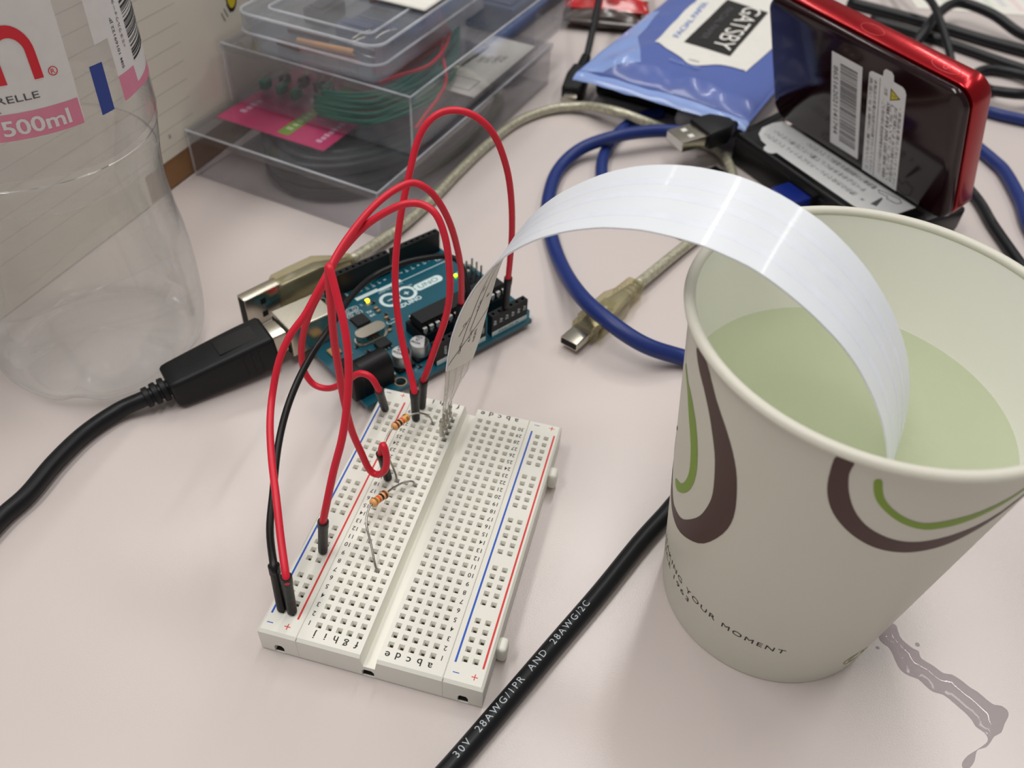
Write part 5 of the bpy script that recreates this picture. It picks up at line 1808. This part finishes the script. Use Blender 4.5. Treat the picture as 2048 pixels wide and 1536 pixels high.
pk = thing('wipe_packet', 'crinkled blue foil packet of facial wipes with a white flap', 'packet', (PO.x + 30, PO.y + 40, 15.2))
m = MB()
nu, nv = 70, 90
for i in range(nu + 1):
    for j in range(nv + 1):
        m.v.append(pack_pt(PW * i / nu, PL * j / nv))
for i in range(nu + 1):
    for j in range(nv + 1):
        u, v = PW * i / nu, PL * j / nv
        p = PO + PU * u + PV * v
        m.v.append((p.x, p.y, 15.3 + (0.8 if i in (0, nu) else 0.0)))
W_ = nv + 1
o_ = (nu + 1) * W_
for i in range(nu):
    for j in range(nv):
        q = (i * W_ + j, i * W_ + j + 1, (i + 1) * W_ + j + 1, (i + 1) * W_ + j)
        m.f += [q, tuple(x + o_ for x in q[::-1])]
for i in range(nu):
    for j in (0, nv):
        m.f.append((i * W_ + j, (i + 1) * W_ + j, o_ + (i + 1) * W_ + j, o_ + i * W_ + j))
for j in range(nv):
    for i in (0, nu):
        m.f.append((i * W_ + j, i * W_ + j + 1, o_ + i * W_ + j + 1, o_ + i * W_ + j))
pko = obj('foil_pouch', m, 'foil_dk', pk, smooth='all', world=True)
# folded end seal hanging over the near edge
m = MB()
rows = ((0.6, 0.15, 0.15), (-1.2, -0.2, -0.3), (-3.2, -0.9, -1.4), (-4.4, -2.6, -3.4))
for i in range(41):
    u = PW * i / 40
    for v, z, w in rows:
        p = PO + PU * u + PV * v
        m.v.append((p.x, p.y, pack_h(u, 0.5) + z + 0.7 * noise.noise(Vector((u * 0.12, v, 0)))))
k = len(rows)
m.f += [(i * k + j, i * k + j + 1, (i + 1) * k + j + 1, (i + 1) * k + j) for i in range(40) for j in range(k - 1)]
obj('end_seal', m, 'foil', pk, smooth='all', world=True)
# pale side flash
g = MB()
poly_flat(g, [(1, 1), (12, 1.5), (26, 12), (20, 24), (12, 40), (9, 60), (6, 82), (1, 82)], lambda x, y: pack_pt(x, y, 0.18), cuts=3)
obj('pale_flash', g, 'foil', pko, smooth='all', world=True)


def wp_uv(x, y):
    d = Vector((x, y, 0)) - PO
    d.z = 0
    return (d.dot(PU), d.dot(PV))


flap = [wp_uv(*p) for p in [(19.6, 326), (20.5, 320.5), (28, 314), (33, 309), (36, 304.6), (40, 303.0), (44, 304.6), (49, 307.2), (56, 308.4), (62.4, 308.6), (64.5, 312), (84, 372), (92, 420), (44, 430), (32, 385)]]
g = MB()
poly_flat(g, smooth_closed(flap, 3), lambda x, y: pack_pt(x, y, 0.35), cuts=3)
fo = obj('white_flap', g, 'seal_white', pko, smooth='all', world=True)
blk = [wp_uv(*p) for p in [(32.0, 326.7), (54.6, 318.7), (69.6, 379.5), (48.0, 389.4)]]
g = MB()
poly_flat(g, blk, lambda x, y: pack_pt(x, y, 0.55), cuts=5)
bo = obj('black_panel', g, 'black_print', fo, smooth='all', world=True)


def pack_text(name, s, start, direction, size, length, mname, parent, bold=0.0):
    """start (x, y) of the baseline in desk mm"""
    V, F, x0, x1, y0, y1 = text2d(s, size, 0.95, bold)
    d = Vector((direction[0], direction[1])).normalized()
    up = Vector((-d.y, d.x))
    g = MB()
    out = []
    for x, y in V:
        q = Vector(start) + d * ((x - x0) * length / (x1 - x0)) + up * y
        out.append(pack_pt(*wp_uv(q.x, q.y), 0.75))
    g.add(out, F)
    obj(name, g, mname, parent, smooth=False, world=True)


pack_text('packet_text', 'GATSBY', (58.0, 383.5), (-0.22, -0.975), 13.5, 59.0, 'seal_white', bo)
pack_text('packet_text', 'FACIAL PAPER', (49.0, 378.0), (-0.22, -0.975), 4.6, 46.0, 'lab_grey', bo)
pack_text('packet_text', 'FACIAL PAPER', (29.0, 330.0), (0.19, 0.98), 4.5, 52.0, 'foil', pko)
pack_text('packet_text', 'FACIAL CARE', (27.5, 303.4), (0.95, -0.31), 3.4, 15.0, 'foil', pko)
pack_text('packet_text', 'OPEN', (36.2, 307.4), (0.95, -0.31), 2.0, 5.0, 'lab_grey', fo)

# ================================================================== RED ROUTER IN ITS CRADLE
PS, LA = math.radians(-45.6), math.radians(-22.6)
RU = Vector((math.cos(PS), math.sin(PS), 0))
RN = Vector((math.sin(PS), -math.cos(PS), 0))
RV = Vector((0, 0, 1)) * math.cos(LA) - RN * math.sin(LA)
RF = RN * math.cos(LA) + Vector((0, 0, 1)) * math.sin(LA)
RBR = Vector((144.8, 213.9, 15.5))
RW, RH, RT = 95.0, 60.0, 11.5
RBL = RBR - RU * RW


def rface(u, v, d=0.0):
    """point on the router: u along, v up its back face, d out of that face"""
    return RBL + RU * u + RV * v + RF * d


rt = thing('mobile_router', 'glossy red mobile router standing tilted with stickers on its dark back', 'router', (RBL + RU * RW / 2))


def slab(x0, x1, y0, y1, d0, d1, r, seg=6, edge=1.0):
    """rounded slab on the router frame, with rolled edges"""
    m = MB()
    cx, cy = (x0 + x1) / 2, (y0 + y1) / 2
    P = rrect(x0, x1, y0, y1, r, seg)
    k = len(P)
    lv = []
    for q in range(5):
        a = math.pi / 2 * q / 4
        lv.append((d0 + edge * (1 - math.sin(a)) * (1 if d1 > d0 else -1), edge * (1 - math.cos(a))))
    lv = [(d0, edge), (d0 + 0.3 * edge, edge * 0.3), (d0 + edge, 0.0), (d1 - edge, 0.0), (d1 - 0.3 * edge, edge * 0.3), (d1, edge)]
    for d, ins in lv:
        for x, y in P:
            fx = 1 - ins / ((x1 - x0) / 2)
            fy = 1 - ins / ((y1 - y0) / 2)
            m.v.append(tuple(rface(cx + (x - cx) * fx, cy + (y - cy) * fy, d)))
    n = len(lv)
    for i in range(n - 1):
        for j in range(k):
            j2 = (j + 1) % k
            m.f.append((i * k + j, i * k + j2, (i + 1) * k + j2, (i + 1) * k + j))
    m.f.append(tuple(range(k))[::-1])
    m.f.append(tuple(range((n - 1) * k, n * k)))
    return m


obj('red_body', slab(0, RW, 0, RH, -RT, -3.4, 7.0, 8, 0.7), 'red_gloss', rt, smooth=True, world=True)
bk = obj('back_cover', slab(0.2, RW - 0.2, 0.2, RH - 0.2, -3.4, 0.0, 6.8, 8, 1.6), 'maroon', rt, smooth=True, world=True)


def on_router(pts, d, mname, name, parent, thick=0.12):
    g = MB()
    n = len(pts)
    g.v += [tuple(rface(x, y, d)) for x, y in pts] + [tuple(rface(x, y, d + thick)) for x, y in pts]
    g.f += [tuple(range(n))[::-1], tuple(range(n, 2 * n))] + [(i, (i + 1) % n, n + (i + 1) % n, n + i) for i in range(n)]
    return obj(name, g, mname, parent, world=True)


s1 = on_router([(34.5, 5.2), (49.8, 5.2), (50.4, 50.0), (35.2, 50.0)], 0.02, 'sticker', 'barcode_sticker', bk)
g = MB()
rb2 = random.Random(21)
y = 8.9
while y < 46.5:
    w_ = rb2.choice((0.25, 0.25, 0.5, 0.75))
    g.add([tuple(rface(a, b, 0.16)) for a, b in ((39.6, y), (48.2, y), (48.2, y + w_), (39.6, y + w_))], [(0, 1, 2, 3)])
    y += w_ + rb2.choice((0.25, 0.25, 0.5))
obj('barcode', g, 'ink_grey', s1, world=True)
g = MB()
put_text(g, '865162021141744', 3.4, rface(37.3, 27.8, 0.17), -RV, RU, fit=33, bold=0.01)
obj('barcode_digits', g, 'ink_grey', s1, world=True)
wpts = [(52.4, 1.4), (70.2, 1.4), (70.8, 48.4), (70.2, 50.0), (69.0, 50.8), (65.0, 51.0), (64.8, 53.6), (63.8, 54.6), (61.2, 54.6), (60.3, 53.6), (60.0, 51.0), (54.8, 50.6), (53.7, 49.6)]
s2 = on_router(wpts, 0.02, 'sticker', 'warning_sticker', bk)
tri = on_router([(64.0, 42.4), (68.6, 45.2), (64.0, 48.0)], 0.15, 'ink_black', 'warning_triangle', s2, 0.02)
on_router([(64.4, 43.1), (67.8, 45.2), (64.4, 47.3)], 0.18, 'warn', 'triangle_fill', s2, 0.01)
g = MB()
put_text(g, '!', 2.6, rface(65.6, 45.2, 0.2), -RV, RU, bold=0.02)
g.add([tuple(rface(a, b, 0.16)) for a, b in ((58.2, 1.8), (58.45, 1.8), (59.1, 49.8), (58.85, 49.8))], [(0, 1, 2, 3)])
lines = ('・本製品を濡らさないでください', 'お客様による分解や改造は', 'しないでください', '運用周波数帯', '・ご使用の前に取扱説明書をお読みください', '本製品の充電は指定の機器で行ってください', '高温になる場所に置かないこと')
for k, s in enumerate(lines):
    x = (68.9, 67.0, 65.2, 63.4, 61.2, 56.9, 54.8)[k]
    top = (41.5, 41.0, 41.0, 41.5, 41.5, 48.0, 48.0)[k]
    bot = (3.0, 4.0, 4.0, 4.0, 5.0, 3.0, 3.0)[k]
    put_text(g, s, 1.7, rface(x, (top + bot) / 2, 0.17), -RV, RU, fit=top - bot, bold=0.006)
put_text(g, '注意', 1.7, rface(61.9, 45.3, 0.17), -RV, RU)
obj('warning_text', g, 'ink_grey', s2, world=True)
# power button on the top edge: oval outline and ring
g = MB()
bx, bd = 79.5, -7.2


def top_pt(u, d, off=0.04):
    return tuple(rface(u, RH + off, d))


def oval(r0x, r0y, r1x, r1y, cx, cd, a0=0, a1=360, seg=40):
    V, F = [], []
    for k in range(seg + 1):
        a = math.radians(a0 + (a1 - a0) * k / seg)
        V += [top_pt(cx + r0x * math.cos(a), cd + r0y * math.sin(a)), top_pt(cx + r1x * math.cos(a), cd + r1y * math.sin(a))]
    F = [(2 * k, 2 * k + 1, 2 * k + 3, 2 * k + 2) for k in range(seg)]
    g.add(V, F)


oval(5.6, 2.2, 5.75, 2.35, bx, bd)
oval(0.95, 0.95, 1.15, 1.15, bx + 0.3, bd, 30, 330)
g.add([top_pt(bx + 0.2, bd), top_pt(bx + 1.6, bd), top_pt(bx + 1.6, bd + 0.2), top_pt(bx + 0.2, bd + 0.2)], [(0, 1, 2, 3)])
oval(5.0, 2.0, 5.15, 2.15, 47, bd)
obj('power_button', g, mat('button_outline', (212, 70, 80), rough=0.4), rt, world=True)
# cradle
cd = thing('router_cradle', 'black desk cradle with a white instruction label holding the red router', 'cradle', (RBL + RU * RW / 2) * 1.0)
cd.location.z = 0


def cr_pt(p):
    """x along the router, y towards its front (away from the camera), z up"""
    q = Vector((RBL.x, RBL.y, 0)) + RU * p[0] - RN * p[1]
    return (q.x, q.y, p[2])


m = MB()
m.rbox(3, 86, -24, 2, 0, 14.2, 1.6, 3)
m.rbox(3, 86, 1, 26, 0, 11.0, 1.6, 3)
m.rbox(5, 80, 14, 22, 10, 26, 1.6, 3)
cbo = obj('cradle_body', m.xf(cr_pt), 'black_gloss', cd, smooth=True, world=True)
obj('edge_groove', MB().rbox(4, 85, -24.4, -23.6, 10.2, 11.0, 0.1, 1).xf(cr_pt), 'hole', cbo, world=True)
lab = [(4.8, 1.4), (4.0, -4.0), (5.2, -11.0), (8.6, -16.1), (13.4, -18.9), (17.6, -19.6), (18.4, -22.0), (20.0, -23.4), (22.6, -23.4), (24.0, -22.0), (24.2, -20.0), (40, -20.2), (66.7, -20.4), (79.6, -20.0), (79.8, -5.1), (79.7, 1.4)]
g = MB()
n = len(lab)
g.v += [cr_pt((x, y, z)) for z in (14.2, 14.36) for x, y in lab]
g.f += [tuple(range(n))[::-1], tuple(range(n, 2 * n))] + [(i, (i + 1) % n, n + (i + 1) % n, n + i) for i in range(n)]
lo_ = obj('instruction_label', g, 'sticker', cbo, world=True)
g = MB()
zl = 14.4
for (xa, xb, yy, s) in ((24.3, 63, -2.8, '電源端子の接続部を清潔にしてください'), (10, 62.5, -8.2, 'すべり止めを水平にして置いてご使用ください'), (10.2, 62.5, -13.8, '図示の方向でクレードルにセットしてください')):
    put_text(g, s, 3.2, cr_pt(((xa + xb) / 2, yy, zl)), -RU, RN, fit=xb - xa, bold=0.006)
# little drawing of a device and a pen
dr = [(64.0, -2.6), (72.6, -0.2), (75.2, -1.6), (74.4, -4.0), (70.4, -4.8), (69.4, -3.2), (66.0, -4.2)]
for a, b in zip(dr, dr[1:] + dr[:1]):
    g.tube([cr_pt((a[0], a[1], zl)), cr_pt((b[0], b[1], zl))], 0.16, 5, 1, True, False)
g.prism([(68.7, -5.7), (69.8, -6.4), (72.4, -12.6), (70.0, -13.4)], zl - 0.02, zl)
for i in range(len(g.v) - 8, len(g.v)):
    g.v[i] = cr_pt(g.v[i])
put_text(g, '×', 4.0, cr_pt((66.4, -14.0, zl)), -RU, RN)
obj('label_print', g, 'ink_grey', lo_, world=True)
# blue plug below the cradle
bp_ = thing('blue_plug', 'short blue plug sticking out below the black cradle', 'plug', cr_pt((47, -34, 0)))
fb_ = along(cr_pt((47, -37, 9.0)), cr_pt((47, -20, 9.0)))
obj('plug_tongue', loft([(0, 6.3, 2.2, 0.5), (0.5, 6.6, 2.5, 0.6), (10, 6.6, 2.5, 0.6)]).xf(fb_), 'usb_blue', bp_, smooth=True, world=True)
obj('plug_collar', loft([(9.5, 7.4, 3.6, 1.2), (20, 7.4, 3.6, 1.2)]).xf(fb_), 'black_gloss', bp_, smooth=True, world=True)

# ================================================================== BLACK USB-A PLUG
ba = thing('black_usb_plug', 'black USB plug with a steel tip beside the wipe packet', 'plug', (46, 262, 0))
fA = along((38.8, 247.4, 13.4), (64.0, 269.5, 15.4))
sh = obj('plug_shell', loft([(0, 6.0, 2.25, 0.3), (14, 6.0, 2.25, 0.3)]).xf(fA), 'steel', ba, smooth=True, world=True)
obj('shell_mouth', loft([(-0.1, 5.6, 1.8, 0.2), (0.02, 5.6, 1.8, 0.2)]).xf(fA), 'white_pl', sh, world=True)
for yy in (2.6, -2.6):
    obj('latch_hole', MB().box(5.0, 7.4, yy - 1.1, yy + 1.1, 2.24, 2.34).xf(fA), 'white_pl', sh, world=True)
obj('plug_body', loft([(12.6, 7.4, 3.6, 1.2), (13.4, 7.8, 4.1, 1.6), (22, 7.6, 4.0, 1.6), (26, 5.4, 3.4, 1.8), (29, 3.2, 2.8, 1.8)]).xf(fA), 'plug_blk', ba, smooth=True, world=True)
obj('cable_cord', MB().tube([fA((27, 0, 0)), fA((30, 0, -0.3)), (65.5, 273.0, 10.5), (70, 281, 6.5), (76, 294, 4), (90, 322, 2.4), (104, 365, 2.4), (114, 420, 2.4)], 2.2, 12, 5), 'cable_blk', ba, smooth='all', world=True)
# white earbud-like plug end
wb = thing('white_plug', 'white rounded plug lying behind the black USB plug', 'plug', (42, 284, 0))
fw = along((36.0, 286.5, 4.4), (50, 289.5, 4.2))
obj('plug_body', loft([(0, 1.0, 1.0, 0.9), (0.8, 2.8, 2.8, 2.6), (3, 4.2, 4.1, 3.9), (8, 4.2, 4.1, 3.9), (12, 3.2, 3.2, 3.0)]).xf(fw), 'white_pl', wb, smooth='all', world=True)
obj('plug_tip', loft([(11.5, 1.3, 1.3, 1.2), (15.5, 1.2, 1.2, 1.1)]).xf(fw), 'tin', wb, smooth='all', world=True)
# flat black pouch under the strip
po_ = thing('black_pouch', 'flat black pouch under the silvery cable beside the cradle', 'pouch', (53, 235, 0), -35)
obj('pouch_body', MB().rbox(-8, 20, -34, 20, 0, 0.9, 0.3, 2), 'black_gloss', po_, smooth=True)
obj('pouch_seam', MB().rbox(-6.5, 18.5, -32.5, 18.5, 0.85, 1.0, 0.05, 1), 'cable_blk', po_)

# ================================================================== MICRO-USB LEAD, SNACK BAG, BACKGROUND
mu = thing('micro_usb_lead', 'black micro USB lead hanging beside the clear boxes', 'cable', (-14, 290, 0))
fu_ = along((-14.2, 288.4, 3.6), (-13.8, 315, 8.4))
sh = obj('plug_shell', loft([(0, 3.5, 1.2, 0.5), (7, 3.5, 1.2, 0.5)]).xf(fu_), 'steel', mu, smooth=True, world=True)
obj('plug_body', loft([(4.5, 4.6, 3.0, 1.0), (5.2, 5.2, 3.6, 1.3), (16, 5.4, 3.8, 1.4), (24, 4.2, 3.4, 1.6)]).xf(fu_), 'plug_blk', mu, smooth=True, world=True)
for k in range(4):
    c = fu_((25.5 + 2.6 * k, 0, 0.1 * k))
    c2 = fu_((27.2 + 2.6 * k, 0, 0.1 * k))
    obj('strain_relief_ring', MB().tube([c, c2], 3.0 - 0.2 * k, 14, 1, True, False), 'plug_blk', mu, smooth=True, world=True)
obj('cable_cord', MB().tube([fu_((24, 0, 0)), fu_((36, 0, 0)), (-14.8, 342, 15), (-17.5, 374, 22), (-20, 410, 27), (-24, 450, 20), (-30, 520, 4)], 1.7, 12, 5), 'cable_blk', mu, smooth='all', world=True)


def pillow(mb, cx, cy, z0, w_, d_, h_, rz, seed, wr=1.5):
    a = math.radians(rz)
    n = 26
    o = len(mb.v)
    for s in (1, -1):
        for i in range(n + 1):
            for j in range(n + 1):
                u, v = i / n, j / n
                e = (math.sin(math.pi * u) * math.sin(math.pi * v)) ** 0.45
                w = wr * noise.noise(Vector((u * 5 + seed, v * 5, s)))
                z = z0 + h_ / 2 + s * (h_ / 2 * e) + w * e
                z = max(z, z0)
                x, y = (u - 0.5) * w_, (v - 0.5) * d_
                mb.v.append((cx + x * math.cos(a) - y * math.sin(a), cy + x * math.sin(a) + y * math.cos(a), z))
    W = n + 1
    k = W * W
    for i in range(n):
        for j in range(n):
            q = (o + i * W + j, o + i * W + j + 1, o + (i + 1) * W + j + 1, o + (i + 1) * W + j)
            mb.f += [q, tuple(x + k for x in q[::-1])]
    for i in range(n):
        for j in (0, n):
            mb.f.append((o + i * W + j, o + (i + 1) * W + j, o + k + (i + 1) * W + j, o + k + i * W + j))
            mb.f.append((o + j * W + i, o + j * W + i + 1, o + k + j * W + i + 1, o + k + j * W + i))


sn = thing('snack_packet', 'red glossy snack packet behind the black micro USB lead', 'packet', (-20, 400, 0))
m = MB()
pillow(m, -18, 412, 0.3, 46, 54, 20, 8, 3.3, 3.0)
sno = obj('wrapper', m, 'snack_red', sn, smooth='all', world=True)
m = MB()
pillow(m, -5, 412, 7.0, 18, 36, 14.5, 10, 8.1, 1.5)
obj('pale_panel', m, 'snack_white', sno, smooth='all', world=True)
m = MB()
pillow(m, -16, 386, 0.2, 44, 16, 11, 8, 5.7, 2.0)
obj('dark_end', m, 'snack_dark', sno, smooth='all', world=True)
bb_ = thing('black_case', 'black zipped case behind the clear boxes', 'case', (-80, 372, 0), -12)
obj('case_body', MB().rbox(-40, 26, -14, 60, 0, 34, 5, 4), 'black_gloss', bb_, smooth=True)
obj('case_zip', MB().rbox(-40.4, 26.4, -14.4, 60.4, 16, 18, 0.6, 2), 'coil', bb_, smooth=True)
bl = MB().rbox(-74, -60, 372, 392, 34, 40, 2, 3)
bl.rbox(-71, -63, 369, 373, 35, 38, 0.8, 2)
tag(obj('blue_tag', bl, mat('bright_blue_plastic', (24, 132, 214), rough=0.4), smooth=True), 'small bright blue plastic piece on the black case', 'tag')

# black cords behind the router
cords = [('long black cord running straight behind the red router', [(118, 470, 3), (160, 455, 3), (200, 437, 3), (240, 425, 3), (290, 420, 3)], 3.0),
         ('black cord arching at the top corner behind the router', [(150, 410, 3), (156, 424, 9), (164, 446, 11), (178, 470, 11), (196, 462, 10), (214, 450, 5), (240, 448, 3), (290, 456, 3)], 2.8),
         ('second straight black cord beside the arching one', [(130, 448, 2.6), (170, 430, 2.6), (215, 405, 2.6), (270, 392, 2.6)], 2.6),
         ('curled black cord end at the right edge behind the router', [(188, 372, 2.6), (180, 386, 2.6), (188, 400, 2.6), (204, 398, 3.5), (214, 384, 5), (207, 368, 7.5), (196, 362, 8), (184, 366, 6)], 2.6),
         ('thin black cord crossing the others near the router top', [(140, 520, 2), (148, 480, 13), (158, 444, 18), (166, 410, 10), (171, 388, 2.1), (174, 372, 2.1)], 2.0)]
for lab_, pts, r_ in cords:
    tag(obj('black_cable', MB().tube([(x, y, max(z, r_)) for x, y, z in pts], r_, 14, 6), 'cable_blk', smooth='all'), lab_, 'cable', 'black cords behind the router')
# printed sheet on the desk at the back
ps = thing('printed_sheet', 'white printed sheet lying on the desk at the top corner', 'paper', (230, 540, 0), 12)
pso = obj('sheet', MB().box(-80, 110, -40, 150, 0.05, 0.35), 'card', ps)
for k in range(9):
    obj('print_bar', MB().box(-70 + 9 * k, -66 + 9 * k, -34 + 3 * (k % 3), 130, 0.36, 0.38), mat('faded_print', ((226, 206, 206), (208, 216, 202), (206, 206, 208))[k % 3], rough=0.6), pso)

# ================================================================== SPILLED WATER
P = D['puddle']
g = MB()
base = smooth_closed([(p[0], p[1]) for p in P], 2)
tmp = bmesh.new()
vs = [tmp.verts.new((x, y, 0)) for x, y in base]
es = [tmp.edges.new((vs[i], vs[(i + 1) % len(vs)])) for i in range(len(vs))]
bmesh.ops.triangle_fill(tmp, edges=es, use_beauty=True)
for _ in range(3):
    bmesh.ops.subdivide_edges(tmp, edges=tmp.edges[:], cuts=1)
    bmesh.ops.triangulate(tmp, faces=tmp.faces[:])
bb2 = [Vector(b) for b in base]


def edge_dist(p):
    best = 1e9
    for i in range(len(bb2)):
        a, b = bb2[i], bb2[(i + 1) % len(bb2)]
        d = b - a
        t_ = max(0, min(1, (p - a).dot(d) / max(d.length_squared, 1e-9)))
        best = min(best, (p - a - d * t_).length)
    return best


tmp.verts.index_update()
V = []
for v in tmp.verts:
    d = edge_dist(Vector((v.co.x, v.co.y)))
    V.append((v.co.x, v.co.y, 0.03 + 0.95 * (1 - math.exp(-d / 1.1))))
F = [tuple(v.index for v in f.verts) for f in tmp.faces]
tmp.free()
pu = obj('water_spill', (V, F), 'puddle', smooth='all')
tag(pu, 'streak of spilled water on the desk beside the cup', 'water spill', kind='thing')
for (x, y, r_, lab_) in ((136.4, 10.5, 0.9, 'tiny water drop below the end of the spill'), (127.0, 40.2, 0.6, 'tiny water drop beside the middle of the spill'), (117.2, 36.5, 0.45, 'tiny water drop close to the foot of the cup')):
    tag(obj('water_drop', MB().lathe([(0.0, 0.55 * r_), (0.5 * r_, 0.48 * r_), (0.85 * r_, 0.28 * r_), (r_, 0.0)], 16, x, y), 'puddle', smooth='all'), lab_, 'water drop', 'tiny water drops')
